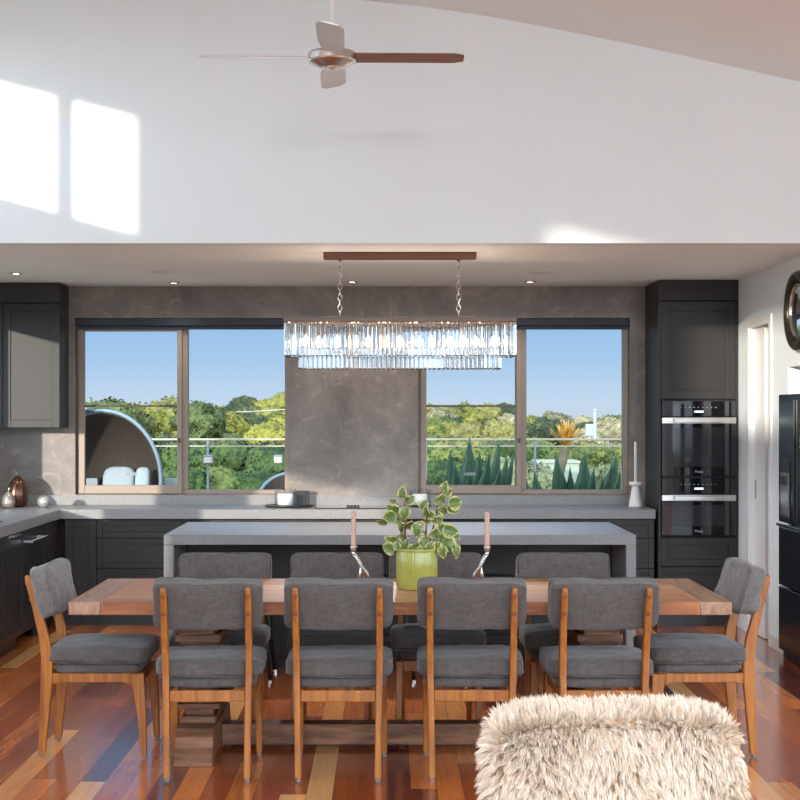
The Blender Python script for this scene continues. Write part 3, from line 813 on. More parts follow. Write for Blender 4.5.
# push rear screw caps etc. are children of the legs; place the ten chairs
CH = [(-0.812, 7.05, 0.02, 'front row', 'leftmost of the four chairs seen from behind, in front of the table'),
      (-0.211, 7.05, -0.01, 'front row', 'second chair from the left in the near row, back to the camera'),
      (0.399, 7.06, -0.02, 'front row', 'third chair from the left in the near row, below the green plant pot\'s right side'),
      (0.992, 7.05, 0.015, 'front row', 'rightmost chair of the near row, partly hidden by the cream fur'),
      (-0.857, 7.86, PI, 'far row', 'leftmost chair on the far side of the table facing the camera'),
      (-0.257, 7.86, PI, 'far row', 'far-side chair behind the left pink candle'),
      (0.273, 7.86, PI, 'far row', 'far-side chair directly behind the green plant pot'),
      (0.957, 7.86, PI, 'far row', 'rightmost chair on the far side of the table facing the camera')]
for i, (x, y, r, g, lab) in enumerate(CH):
    lab = 'grey linen oak chair: ' + lab if False else lab
    if i == 0:
        c = chair; c.location = (x, y, 0); c.rotation_euler = (0, 0, r); c['label'] = lab; c['group'] = 'grey linen dining chairs around the table'
    else: c = dup(chair, (x, y, 0), r, lab, 'grey linen dining chairs around the table')
# end chairs with plumper pillows
def plump(c, seed):
    for ch in list(c.children):
        if ch.name.startswith('backrest'):
            for g in list(ch.children): bpy.data.objects.remove(g)
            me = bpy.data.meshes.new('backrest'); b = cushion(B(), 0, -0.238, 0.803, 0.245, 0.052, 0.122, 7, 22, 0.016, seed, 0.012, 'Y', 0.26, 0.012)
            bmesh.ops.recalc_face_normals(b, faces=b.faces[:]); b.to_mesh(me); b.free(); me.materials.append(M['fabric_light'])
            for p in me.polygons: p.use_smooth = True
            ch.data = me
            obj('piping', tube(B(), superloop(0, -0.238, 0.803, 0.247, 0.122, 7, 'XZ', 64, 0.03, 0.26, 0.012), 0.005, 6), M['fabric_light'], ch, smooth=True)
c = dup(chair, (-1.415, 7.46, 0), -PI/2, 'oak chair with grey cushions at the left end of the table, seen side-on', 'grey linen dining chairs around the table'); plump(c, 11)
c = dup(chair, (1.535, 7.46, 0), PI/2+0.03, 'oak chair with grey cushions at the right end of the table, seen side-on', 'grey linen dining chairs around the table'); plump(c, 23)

# ------------------------------------------------------------------ TABLE DECOR
pt = thing('potted_plant', 'variegated leafy plant in a ribbed lime green pot on the table', 'plant', (0.16, 7.54, TZ+0.0005))
b = B(); secs = []
R = 0.105; HP = 0.205; N = 40*4
outer = [(0.92, 0), (0.965, 0.006), (0.965, 0.012), (1.0, 0.02), (1.0, 0.185), (0.975, 0.190), (1.0, 0.195), (1.0, 0.203), (0.97, HP), (0.93, 0.2), (0.92, 0.185), (0.92, 0.17)]
for k, (r, z) in enumerate(outer):
    ring = []
    for i in range(N):
        a = 2*PI*i/N
        rib = 0.022*(0.5+0.5*math.cos(a*40)) if 0.015 < z < 0.19 and k < 6 else 0.0
        ring.append((R*(r-rib)*math.cos(a), R*(r-rib)*math.sin(a), z))
    secs.append(ring)
loft(b, secs)
obj('pot', b, M['pot'], pt, smooth=True)
obj('soil', lathe(B(), [(0.09, 0.171), (0.09, 0.178), (0.001, 0.182)], seg=24), M['soil'], pt, smooth=True)
# stems with heart-ish leaves (positions relative to pot base, metres)
stems = [[(-0.03, -0.01, 0.18), (-0.06, -0.01, 0.27), (-0.055, -0.01, 0.35), (-0.062, -0.01, 0.41), (-0.058, -0.01, 0.46)],
         [(0.03, -0.01, 0.18), (0.065, 0.0, 0.25), (0.09, 0, 0.33), (0.105, 0, 0.41), (0.11, 0, 0.47)],
         [(0.0, 0.0, 0.18), (0.02, 0, 0.22), (0.045, -0.02, 0.28), (0.05, -0.02, 0.36)],
         [(-0.02, -0.03, 0.18), (-0.055, -0.03, 0.22), (-0.075, -0.03, 0.28)],
         [(0.04, 0.02, 0.18), (0.08, 0.02, 0.23), (0.10, 0.0, 0.27)]]
b = B()
for s in stems: tube(b, s, [0.005]*(len(s)-1)+[0.003], 7)
LV = []  # (x,z,size,angle dir deg in xz plane, y)
leaves = [(378,482,0),(380,488,180),(395,424-60,0)]
px_leaf = [ # centre px x, y, size m, pointing angle deg (0=right, 90=up)
 (403,493,.052,95,-.01),(393,509,.055,160,-.02),(390,517,.06,200,-.03),(383,521,.05,190,.01),(397,520,.05,-60,.0),(405,513,.055,-100,-.03),(410,500,.045,40,0),
 (393,501,.03,170,0),(401,528,.04,-80,.02),(391,540,.05,160,-.03),(389,548,.06,175,-.03),(397,546,.035,120,-.05),(407,545,.055,80,-.06),(403,538,.04,130,0),
 (416,530,.06,-80,-.05),(419,527,.05,-60,-.02),(409,525,.045,200,0),(424,541,.05,60,-.03),(431,547,.05,70,-.05),
 (427,512,.055,110,-.02),(424,505,.045,60,0),(432,516,.04,-30,0),(427,521,.03,180,0),
 (445,487,.045,80,0),(448,492,.04,40,.01),(440,500,.055,200,-.02),(455,503,.065,10,-.03),(453,509,.05,-30,-.02),(443,511,.045,150,0),(437,521,.05,170,0),
 (443,528,.05,160,-.02),(450,531,.065,-10,-.04),(455,535,.045,-40,0),(434,534,.05,200,-.03),(440,540,.055,-70,-.04),(449,545,.07,-45,-.05),(455,551,.06,-70,-.06),
 (443,552,.05,-90,-.07),(437,548,.05,-120,-.05),(448,538,.05,20,0),(412,548,.04,30,-.06),(420,551,.04,90,-.07)]
lb = B(); lay = lb.verts.layers.float.new('edge')
def leaf(bm, lay, c, size, ang, tilt, roll):
    n = 10; rows = []
    Rm = Matrix.Rotation(roll, 3, 'Z') @ Matrix.Rotation(-ang, 3, 'Y') @ Matrix.Rotation(tilt, 3, 'X')
    for i in range(n+1):
        t = i/n
        wd = 0.52*size*(math.sin(PI*min(1, t**0.62))**0.75 if 0 < t < 1 else 0.0)
        row = []
        for j in range(-3, 4):
            u = j/3
            p = Vector(((t-0.45)*size*1.15, u*wd, abs(u)*wd*0.35 - (t-0.4)**2*size*0.5))
            v = bm.verts.new(Rm @ p + c); v[lay] = max(abs(u)**2, 1-min(1, t*3)*0.9 if t < 0.1 else 0, t**5)
            row.append(v)
        rows.append(row)
    for i in range(n):
        for j in range(6):
            try: bm.faces.new((rows[i][j], rows[i][j+1], rows[i+1][j+1], rows[i+1][j]))
            except Exception: pass
rnd = random.Random(3)
for (px, py, sz, an, dy) in px_leaf:
    y = 7.54+dy
    c = Vector((X(px, y)-0.16, dy, Z(py, y)-TZ))
    leaf(lb, lay, c, sz*1.15, math.radians(an), rnd.uniform(0.7, 1.7), rnd.uniform(-0.5, 0.5))
    # petiole towards nearest stem point
    best = min((Vector(p) for s in stems for p in s), key=lambda p: (p-c).length)
    if 0.012 < (best-c).length < 0.09: tube(b, [tuple(best), tuple((best+c)/2+Vector((0, 0, -0.004))), tuple(c)], 0.002, 5)
obj('stem', b, M['pep_stem'], pt, smooth=True)
lb.normal_update()
me = bpy.data.meshes.new('foliage'); lb.to_mesh(me); lb.free(); me.materials.append(M['pep_leaf'])
for p in me.polygons: p.use_smooth = True
fo = bpy.data.objects.new('foliage', me); C.objects.link(fo); fo.parent = pt
so = fo.modifiers.new('solid', 'SOLIDIFY'); so.thickness = 0.001

def candle_holder(px_top, px_base, lab, lab2):
    y = 7.84
    xt, xb = X(px_top, y), X(px_base, y)
    h = thing('candle_holder', lab, 'candle holder', (xb, y, TZ+0.0005))
    dx = xt-xb; zt = 0.174
    b = B()
    # two strands twisting from a split foot up to a cup
    sg = 1 if dx < 0 else -1
    tube(b, [(0.028*sg*-1, 0.0, 0.004), (-0.018*sg, 0, 0.05), (-0.004*sg+dx*0.2, 0.01, 0.09), (dx*0.75, 0, 0.135), (dx, 0, zt-0.03), (dx, 0, zt-0.01)], [0.010, 0.008, 0.008, 0.009, 0.011, 0.012], 10)
    tube(b, [(0.028*sg, 0.0, 0.004), (0.016*sg, 0.0, 0.045), (dx*0.35, -0.01, 0.09), (dx*0.8, 0.0, 0.13), (dx, 0, zt-0.03)], [0.010, 0.008, 0.008, 0.009, 0.010], 10)
    tube(b, [(0.0, 0.03, 0.004), (0.0, 0.02, 0.045), (dx*0.3, 0.01, 0.09), (dx*0.8, 0.0, 0.13)], [0.009, 0.007, 0.007, 0.008], 10)
    obj('stand', b, M['silver'], h, smooth=True)
    obj('cup', lathe(B(), [(0.008, 0.0), (0.017, 0.008), (0.019, 0.03), (0.0185, 0.032), (0.014, 0.024), (0.001, 0.02)], dx, 0, zt-0.02, 20), M['silver'], h, smooth=True)
    cd = thing('taper_candle', lab2, 'candle', (xt, y, TZ+zt+0.004))
    obj('wax', lathe(B(), [(0.0125, 0), (0.013, 0.01), (0.0125, 0.18), (0.010, 0.187), (0.002, 0.19)], seg=16), M['pinkwax'], cd, smooth=True)
    obj('wick', tube(B(), [(0, 0, 0.188), (0.001, 0, 0.198)], 0.0012, 5), M['black'], cd)
candle_holder(353.5, 364, 'twisted silver candle holder on the table left of the plant', 'blush pink taper candle left of the potted plant')
candle_holder(487, 478, 'twisted silver candle holder on the table right of the plant', 'blush pink taper candle right of the potted plant')

# ------------------------------------------------------------------ COUNTER DECOR
CTZ = 0.9205
def glass_candle(px, y, lab, tray):
    x = X(px, y)
    t = thing('candle_tray' if tray else 'candle_coaster', ('round black tray under the glass candle at the left window' if tray else 'dark coaster under the glass candle behind the plant'), 'tray', (x+(0.03 if tray else 0), y, CTZ))
    r = 0.2 if tray else 0.095
    obj('dish', lathe(B(), [(r*0.6, 0), (r*0.95, 0.004), (r, 0.014), (r*0.96, 0.014), (r*0.85, 0.007), (0.001, 0.006)], seg=32), M['black'], t, smooth=True)
    k = thing('jar_candle', lab, 'candle', (x, y, CTZ+0.0065))
    H = 0.14 if tray else 0.135; r = 0.088 if tray else 0.086
    obj('glass_jar', lathe(B(), [(r*0.95, 0), (r, 0.006), (r, H), (r-0.003, H), (r-0.003, 0.008), (0.001, 0.007)], seg=32), M['tumbler'], k, smooth=True)
    obj('wax', lathe(B(), [(r*0.72, 0.009), (r*0.72, H*0.68), (r*0.68, H*0.7), (0.001, H*0.69)], seg=32), M['wax'], k, smooth=True)
    obj('wick', tube(B(), [(0, 0, H*0.69), (0.001, 0, H*0.69+0.012)], 0.0015, 5), M['black'], k)
glass_candle(285.5, 12.1, 'white candle in a clear glass jar on the black tray at the left window', True)
glass_candle(420, 12.12, 'white candle in a clear glass jar on the back worktop behind the plant', False)
dk = thing('candle_shadow_block', 'small black block standing in for the cast shadow behind the glass candle at the left window', 'shadow block', (X(302, 12.22), 12.25, CTZ))  # dark block placed where only the candle jar's shadow falls
obj('body', bx(-0.055, 0.055, -0.03, 0.03, 0, 0.12), M['black'], dk, 0.004)
# white candlestick right
x = X(635.5, 12.05)
cs = thing('candlestick', 'matt white conical candlestick on the worktop beside the oven tower', 'candle holder', (x, 12.05, CTZ))
obj('base', lathe(B(), [(0.056, 0), (0.054, 0.02), (0.030, 0.155), (0.028, 0.17), (0.050, 0.176), (0.052, 0.184), (0.052, 0.20), (0.048, 0.204), (0.001, 0.203)], seg=32), M['ceramic_white'], cs, smooth=True, bevel=0)
cd = thing('taper_candle', 'tall thin white candle standing in the white candlestick', 'candle', (x, 12.05, CTZ+0.2045))
obj('wax', lathe(B(), [(0.0115, 0), (0.011, 0.30), (0.008, 0.318), (0.001, 0.322)], seg=16), M['wax'], cd, smooth=True)
# vases at left corner
vz = thing('gourd_vase', 'small silver and black gourd-shaped vase, frontmost in the left corner', 'vase', (X(8.5, 11.9), 11.9, CTZ))
obj('body', lathe(B(), [(0.03, 0), (0.048, 0.012), (0.053, 0.045), (0.047, 0.085), (0.028, 0.115), (0.010, 0.128), (0.007, 0.135), (0.001, 0.136)], seg=28), M['vase_silver'], vz, smooth=True)
obj('stalk', tube(B(), [(0, 0, 0.13), (0.002, 0, 0.15), (0.010, 0, 0.165)], [0.007, 0.006, 0.007], 8), M['silver'], vz, smooth=True)
vz = thing('gourd_vase', 'larger bronze-brown gourd-shaped vase behind the small silver one', 'vase', (X(17.5, 12.1), 12.1, CTZ))
obj('body', lathe(B(), [(0.05, 0), (0.075, 0.015), (0.086, 0.07), (0.084, 0.14), (0.062, 0.2), (0.028, 0.235), (0.010, 0.25), (0.001, 0.252)], seg=28), M['vase_dark'], vz, smooth=True)
obj('stalk', tube(B(), [(0, 0, 0.245), (-0.004, 0, 0.268), (-0.014, 0, 0.285)], [0.008, 0.006, 0.007], 8), M['nickel'], vz, smooth=True)
vz = thing('ball_ornament', 'round pewter ball ornament on the worktop near the left window', 'ornament', (X(44, 11.95), 11.95, CTZ))
obj('ball', lathe(B(), [(0.02, 0)]+[(0.052*math.sin(PI*k/12), 0.050-0.050*math.cos(PI*k/12)) for k in range(2, 12)]+[(0.001, 0.1)], seg=28), M['pewter'], vz, smooth=True)

# ------------------------------------------------------------------ FRIDGE
fx = 2.70
fg = thing('fridge', 'blue-black steel french door fridge in the alcove at the right edge', 'fridge', (fx, 9.84, 0))
obj('body', bx(0.08, 0.74, -0.44, 0.44, 0.03, 1.77), M['fridge'], fg, 0.004)
def fdoor(name, y0, y1, z0, z1, m):
    return obj(name, bx(0.0, 0.075, y0, y1, z0, z1), m, fg, 0.008, seg=3)
ld = fdoor('upper_door', 0.004, 0.452, 0.93, 1.80, M['fridge'])
rd = fdoor('upper_door', -0.452, -0.004, 0.93, 1.80, M['fridge'])
obj('glass_panel', bx(-0.004, -0.0005, -0.43, -0.03, 1.0, 1.76), M['blackglass'], rd, 0.001)
fdoor('freezer_drawer', -0.452, 0.452, 0.50, 0.90, M['fridge']); fdoor('freezer_drawer', -0.452, 0.452, 0.06, 0.49, M['fridge'])
for y in (-0.03, 0.03): obj('handle_groove', bx(-0.012, -0.0005, y-0.008, y+0.008, 0.96, 1.76), M['black'], ld if y > 0 else rd, 0.003)
obj('handle', bx(-0.02, 0.0, -0.44, 0.44, 0.903, 0.925), M['chrome'], fg, 0.004)
dp = obj('water_dispenser', bx(-0.005, -0.0005, 0.16, 0.385, 0.97, 1.36), M['black'], ld, 0.002)
obj('dispenser_plate', bx(-0.0075, -0.0052, 0.175, 0.37, 0.98, 1.27), M['silver'], ld, 0.001)
obj('dispenser_nozzle', bx(-0.02, -0.0078, 0.23, 0.31, 1.19, 1.25), M['black'], ld, 0.003)
for y in (-0.38, 0.38): 
    for xx in (0.12, 0.66): obj('foot', lathe(B(), [(0.02, 0), (0.02, 0.03)], xx, y, 0, 12), M['black'], fg)
obj('kickplate', bx(0.03, 0.078, -0.44, 0.44, 0.005, 0.058), M['black'], fg)

# round mirror on the right wall
mr = thing('round_wall_mirror', 'round antique-bronze framed convex mirror high on the right wall', 'mirror', (XR-0.001, 9.94, 2.35))
obj('frame', torus(B(), 0.235, 0.033, (-0.034, 0, 0), 'X', 1.0, 48, 12), M['dark_frame'], mr, smooth=True)
obj('inner_ring', torus(B(), 0.175, 0.012, (-0.035, 0, 0), 'X', 1.0, 48, 8), M['chrome'], mr, smooth=True)
obj('mirror_glass', lathe(B(), [(0.215, -0.02), (0.2, -0.028), (0.14, -0.04), (0.07, -0.046), (0.001, -0.048)], seg=48, axis='X'), M['mirror'], mr, smooth=True)
obj('backplate', lathe(B(), [(0.23, -0.018), (0.23, 0.0)], seg=48, axis='X'), M['black'], mr)

# ------------------------------------------------------------------ CEILING FIXTURES
def downlight(x, y, lab, z=ZC):
    d = thing('downlight', lab, 'ceiling light', (x, y, z-0.0005), 0, 'recessed ceiling downlights')
    obj('trim_ring', torus(B(), 0.038, 0.007, (0, 0, -0.002), 'Z', 1, 24, 6), M['nickel'], d, smooth=True)
    obj('lens', lathe(B(), [(0.034, -0.003), (0.03, -0.005), (0.001, -0.006)], seg=20), M['downlight'], d)
downlight(X(16, 11.2), 11.2, 'recessed downlight nearest the left edge of the kitchen ceiling')
downlight(X(174, 12.0), 12.0, 'recessed downlight above the left kitchen window')
downlight(X(352, 11.9), 11.9, 'recessed downlight behind the chandelier chain')
downlight(X(530, 11.9), 11.9, 'recessed downlight above the right kitchen window')
for px, lab in ((162, 'round white ceiling speaker left of the chandelier'), (540, 'round white ceiling speaker right of the chandelier')):
    d = thing('ceiling_speaker', lab, 'speaker', (X(px, 11.1), 11.1, ZC-0.0005))
    obj('grille', lathe(B(), [(0.09, 0), (0.09, -0.004), (0.086, -0.006), (0.001, -0.006)], seg=40), M['ceramic_white'], d)

# chandelier
cx, cy = (X(284, 9.75)+X(516, 9.75))/2, 9.8
ch = thing('crystal_chandelier', 'long rectangular two-tier crystal prism chandelier hanging by two chains over the island', 'chandelier', (cx, cy, 0))
zt = Z(317.5, 9.7)
obj('canopy', bx(X(323, 9.7)-cx, X(477, 9.7)-cx, -0.06, 0.06, ZC-0.042, ZC-0.001), M['brown_metal'], ch, 0.003)
for px in (340, 458.5):
    xx = X(px, 9.8)-cx
    b = B(); z = ZC-0.055; k = 0
    obj('ceiling_hook', lathe(B(), [(0.012, -0.043), (0.008, -0.055), (0.001, -0.056)], xx, 0, ZC, 12), M['brown_metal'], ch)
    while z > zt+0.02:
        torus(b, 0.022, 0.0035, (xx, 0, z-0.02), 'Y' if k % 2 == 0 else 'X', 0.6 if k % 2 == 0 else 0.6, 16, 6)
        z -= 0.036; k += 1
    obj('chain', b, M['nickel'], ch, smooth=True)
W = (X(516, 9.7)-X(284, 9.7))/2
D2 = 0.17
b = B()
box(b, -W, W, -D2, -D2+0.025, zt-0.028, zt); box(b, -W, W, D2-0.025, D2, zt-0.028, zt)
box(b, -W, -W+0.025, -D2+0.025, D2-0.025, zt-0.028, zt); box(b, W-0.025, W, -D2+0.025, D2-0.025, zt-0.028, zt)
box(b, -W-0.006, W+0.006, -D2-0.006, -D2-0.0005, zt-0.008, zt+0.002)
box(b, -0.012, 0.012, -D2+0.025, D2-0.025, zt-0.02, zt-0.005)
for px in (340, 458.5):
    xx = X(px, 9.8)-cx; box(b, xx-0.012, xx+0.012, -D2+0.025, D2-0.025, zt-0.02, zt-0.005)
box(b, -W+0.025, W-0.025, -0.01, 0.01, zt-0.024, zt-0.006)
obj('frame', b, M['ch_frame'], ch, 0.003)
def prism(bm, x, y, z1, z0, r):
    # triangular/faceted drop with pointed lower end
    a0 = -PI/2
    s = lambda z, q: [(x+q*math.cos(a0+k*PI/3)*1.0, y+q*0.72*math.sin(a0+k*PI/3), z) for k in range(6)]
    return loft(bm, [s(z1, r*0.75), s(z1-0.006, r), s(z0+0.010, r), s(z0, r*0.35)])
zu1, zu0 = zt-0.034, Z(356, 9.63)
zl1, zl0 = Z(352, 9.68), Z(369, 9.68)
n1 = 52; wu = W-0.014
for k in range(n1):
    obj('crystal_prism', prism(B(), -wu+2*wu*k/(n1-1), -D2+0.012, zu1, zu0+random.uniform(-.002, .002), 0.0135), M['crystal'], ch)
n2 = 44; wl = W-0.105
for k in range(n2):
    obj('crystal_prism', prism(B(), -wl+2*wl*k/(n2-1), -D2+0.07, zl1+0.03, zl0+random.uniform(-.002, .002), 0.0135), M['crystal'], ch)
b = B()
for k in range(n1): prism(b, -wu+2*wu*k/(n1-1), D2-0.012, zu1, zu0, 0.0135)
for k in range(n2): prism(b, -wl+2*wl*k/(n2-1), D2-0.07, zl1+0.03, zl0, 0.0135)
for s in (-1, 1):
    for k in range(10): prism(b, s*wu, -D2+0.04+k*(2*D2-0.08)/9, zu1, zu0, 0.0135)
    for k in range(6): prism(b, s*wl, -D2+0.10+k*(2*D2-0.2)/5, zl1+0.03, zl0, 0.0135)
o = obj('crystal_prisms', b, M['crystal'], ch); o['kind'] = 'stuff'
for k in range(7):
    xx = -W*0.82+2*W*0.82*k/6
    a = obj('lamp_arm', tube(B(), [(xx, 0, zt-0.024), (xx, 0, zt-0.115)], 0.007, 8), M['nickel'], ch, smooth=True)
    obj('bulb', lathe(B(), [(0.006, 0), (0.017, -0.02), (0.021, -0.035), (0.012, -0.06), (0.002, -0.08)], xx, 0, zt-0.115, 12), M['bulb'], ch, smooth=True)

# ceiling fan
fy = 7.5
fn = thing('ceiling_fan', 'four-blade timber ceiling fan with a silver hub on a white rod, reflected sheen coloured into three blades', 'ceiling fan', (X(332, fy), fy, 3.43))
czf = 4.2-3.43+0.03
obj('rod', tube(B(), [(0, 0, 0.045), (0, 0, czf+0.05)], 0.012, 12), M['gloss_white'], fn, smooth=True)
obj('ceiling_canopy', lathe(B(), [(0.03, czf-0.04), (0.06, czf-0.005), (0.06, czf+0.03)], seg=24), M['gloss_white'], fn, smooth=True)
obj('motor_housing', lathe(B(), [(0.03, 0.05), (0.09, 0.048), (0.118, 0.040), (0.122, 0.030), (0.122, 0.0), (0.118, -0.008), (0.06, -0.035), (0.001, -0.045)], seg=48), M['silver'], fn, bevel=0.002)
for k, (ang, m_) in enumerate(((0, M['blade_wood']), (PI/2, M['blade_sheen']), (PI, M['blade_sheen']), (1.5*PI, M['blade_sheen']))):
    b = B(); secs = []
    pitch = math.radians(-13)
    ang += 0.02
    for i in range(13):
        t = i/12; r = 0.115+0.545*t
        wv = 0.135*(0.62+0.38*min(1, t*3)) if k != 0 else 0.085+0.02*t
        if k in (0, 2): wv = 0.10
        if t > 0.93: wv *= 0.9
        if t == 1: wv *= 0.72
        sec = []
        for u, zz in ((-1, -0.004), (-0.5, -0.005), (0, -0.005), (0.5, -0.005), (1, -0.004), (1, 0.002), (0.5, 0.005), (0, 0.006), (-0.5, 0.005), (-1, 0.002)):
            p = Vector((r, u*wv/2, zz)); 
            p = Vector((p.x, p.y*math.cos(pitch)-p.z*math.sin(pitch), p.y*math.sin(pitch)+p.z*math.cos(pitch)+0.018))
            sec.append(tuple(Matrix.Rotation(ang, 3, 'Z') @ p))
        secs.append(sec)
    loft(b, secs)
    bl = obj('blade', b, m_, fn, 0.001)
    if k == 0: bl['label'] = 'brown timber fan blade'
# gable downlight on the vault
dl = thing('downlight', 'small round fitting on the sloping ceiling at the top edge of the photo', 'ceiling light', (X(678, 6.6), 6.6, 0), 0)
dl.location.z = prof_z(X(678, 6.6))+0.0-0.012
obj('trim_ring', torus(B(), 0.035, 0.008, (0, 0, 0), 'Z', 1, 24, 6), M['nickel'], dl, smooth=True)

# ------------------------------------------------------------------ FUR CHAIR
fcx, fcy = X(613, 4.05), 4.05
fc = thing('sheepskin_armchair', 'armchair covered in shaggy cream sheepskin in the right foreground', 'armchair', (fcx, fcy, 0))
BW = 0.325
bk = obj('backrest', cushion(B(), 0, 0.02, 0.60, BW, 0.075, 0.245, 6, 14, 0.006, 9, 0.01, 'Y'), M['fur_base'], fc, smooth=True)
obj('seat', cushion(B(), 0, -0.33, 0.38, BW, 0.30, 0.075, 6, 10, 0.004, 4), M['fur_base'], fc, smooth=True)
for sx in (-1, 1):
    for sy, yy in ((-1, -0.55), (1, -0.02)):
        obj('leg', loft(B(), [rsec(sx*0.29, yy+0.0, 0, 0.026, 0.026), rsec(sx*0.27, yy, 0.33, 0.042, 0.042)]), M['chair_wood'], fc, 0.004)
# shaggy fleece: tapered ribbons gathered in locks
def fleece(parent, n_lock, n_per, seed=1):
    R = random.Random(seed)
    verts = []; faces = []; vals = []
    k = 6.0; hx, hy, hz = BW, 0.075, 0.245; cx0, cy0, cz0 = 0, 0.02, 0.60
    def surf():
        while True:
            # choose face weighted by area: front, back, top, sides
            f = R.random()
            if f < 0.52: p = (R.uniform(-1, 1), -1, R.uniform(-1, 1))
            elif f < 0.68: p = (R.uniform(-1, 1), 1, R.uniform(-1, 1))
            elif f < 0.86: p = (R.uniform(-1, 1), R.uniform(-1, 1), 1)
            else: p = (R.choice((-1, 1)), R.uniform(-1, 1), R.uniform(-1, 1))
            p = Vector(p); nm = (abs(p.x)**k+abs(p.y)**k+abs(p.z)**k)**(1/k); q = p/nm
            P = Vector((q.x*hx, q.y*hy, q.z*hz))
            N = Vector((abs(q.x)**(k-1)*math.copysign(1, q.x)/hx, abs(q.y)**(k-1)*math.copysign(1, q.y)/hy, abs(q.z)**(k-1)*math.copysign(1, q.z)/hz)).normalized()
            return P+Vector((cx0, cy0, cz0)), N
    for a in range(n_lock):
        P, N = surf()
        fl = noise.noise_vector(P*7+Vector((3, 1, 7)))
        L = R.uniform(0.024, 0.042)
        down = Vector((0, 0, -1.0))
        dirn = (N*0.95+down*0.85*(1-max(0.0, N.z))+fl*0.9+Vector((R.uniform(-.3, .3), R.uniform(-.3, .3), R.uniform(-.2, .25)))).normalized()
        tip = P+N*0.012+dirn*L
        lockv = R.uniform(-0.25, 0.25)
        lr = R.uniform(0.006, 0.010)
        ta = N.cross(Vector((0.3, 0.5, 0.8))).normalized(); tb_ = N.cross(ta)
        for s in range(n_per):
            rr = lr*math.sqrt(R.random()); an = R.uniform(0, 2*PI)
            root = P+ta*rr*math.cos(an)+tb_*rr*math.sin(an)-N*0.004
            tp = tip+(root-P)*0.35+Vector((R.gauss(0, .003), R.gauss(0, .003), R.gauss(0, .003)))+dirn*R.uniform(-0.014, 0.008)
            mid = root+N*L*0.45+(tp-root)*0.30
            wd = R.uniform(0.0009, 0.0016)
            side = (tp-root).cross(Vector((R.uniform(-1, 1), -1.2, R.uniform(-.6, .6))))
            if side.length < 1e-6: continue
            side = side.normalized()*wd
            b0 = len(verts)
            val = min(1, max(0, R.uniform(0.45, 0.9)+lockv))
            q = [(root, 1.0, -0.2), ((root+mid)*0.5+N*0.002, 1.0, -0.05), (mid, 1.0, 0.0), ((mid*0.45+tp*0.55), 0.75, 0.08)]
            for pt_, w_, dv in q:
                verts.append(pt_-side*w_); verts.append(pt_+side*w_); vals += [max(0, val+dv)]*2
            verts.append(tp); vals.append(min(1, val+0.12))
            for j in range(3): faces.append((b0+2*j, b0+2*j+1, b0+2*j+3, b0+2*j+2))
            faces.append((b0+6, b0+7, b0+8))
    me = bpy.data.meshes.new('fleece'); me.from_pydata([tuple(v) for v in verts], [], faces)
    at = me.attributes.new('strand', 'FLOAT', 'POINT'); at.data.foreach_set('value', vals)
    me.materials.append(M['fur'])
    for p in me.polygons: p.use_smooth = True
    o = bpy.data.objects.new('fleece', me); C.objects.link(o); o.parent = parent; o['kind'] = 'stuff'
    return o
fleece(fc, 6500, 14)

# ------------------------------------------------------------------ OUTSIDE
def ghe(x, y):
    if y < 18.2: return -0.35
    if y < 30: return -0.35-(y-18.2)/11.8*4.0
    if y < 80: return -4.35+(y-30)/50*0.5
    if y < 210:
        t = (y-80)/130; return -3.85+5.2*(t*t*(3-2*t))*(0.75 if x > 8 else 1.0) + (0.4*math.sin(x*0.05))*t
    return 1.3-(y-210)*0.03
g = B()
xs_ = [-260+i*13 for i in range(41)]; ys_ = [-60, -30, -10, 0, 10, 14, 17.9, 18.2, 21, 25, 30, 40, 55, 70, 80, 95, 110, 125, 140, 155, 170, 185, 200, 215, 240, 300]
grid = [[g.verts.new((x, y, ghe(x, y))) for x in xs_] for y in ys_]
for j in range(len(ys_)-1):
    for i in range(len(xs_)-1): g.faces.new((grid[j][i], grid[j][i+1], grid[j+1][i+1], grid[j+1][i]))
o = struct('ground', g, M['ground'])
struct('deck', bx(-12, 9, YW+0.26, 17.6, -0.1, 0.2), M['deck'])

# balustrade
YR = 17.2
bal = thing('glass_balustrade', 'green-tinted glass balustrade with pale rails running along the deck outside', 'balustrade', (-1, YR, 0.2))
zr = Z(439.5, YR)-0.2
obj('handrail', bx(-9, 9, -0.03, 0.03, zr-0.009, zr+0.013), M['rail'], bal, 0.004)
zg = Z(446, YR)-0.2
obj('glass_top_rail', bx(-9, 9, -0.012, 0.012, zg-0.007, zg+0.006), M['rail'], bal)
for k in range(-7, 8):
    xx = k*1.25+X(208, YR)+1
    if abs(xx) > 9: continue
    obj('post', bx(xx-0.011, xx+0.011, -0.02, 0.02, 0.0, zr-0.010), M['rim'], bal, 0.003)
k = -9.0
while k < 8.9:
    obj('glass_panel', bx(k+0.01, k+1.24, -0.005, 0.005, 0.04, zg-0.011), M['balglass'], bal)
    k += 1.25
for px, lab in ((208, 'small cream box lantern on the balustrade left of the outdoor chair'), (278, 'small cream box lantern on the balustrade above the outdoor chair')):
    y = YR-0.14
    lt = thing('post_lantern', lab, 'lantern', (X(px, y), y, Z(463, y)))
    obj('lamp_box', bx(-0.045, 0.045, -0.04, 0.10, 0, 0.075), M['render'], lt, 0.004)
    obj('cap', bx(-0.05, 0.05, -0.045, 0.105, 0.0755, 0.09), M['rim'], lt, 0.002)
for px, lab in ((93, 'white cube planter left of the round daybed outside'), (171, 'white cube planter right of the round daybed outside')):
    y = 15.6
    lt = thing('cube_planter', lab, 'planter', (X(px, y), y, 0.2))
    zt2 = Z(478, y)-0.2
    obj('pot', bx(-0.06, 0.06, -0.06, 0.06, 0, zt2), M['cushion_out'], lt, 0.006)
    obj('soil', bx(-0.05, 0.05, -0.05, 0.05, zt2, zt2+0.003), M['soil'], lt)

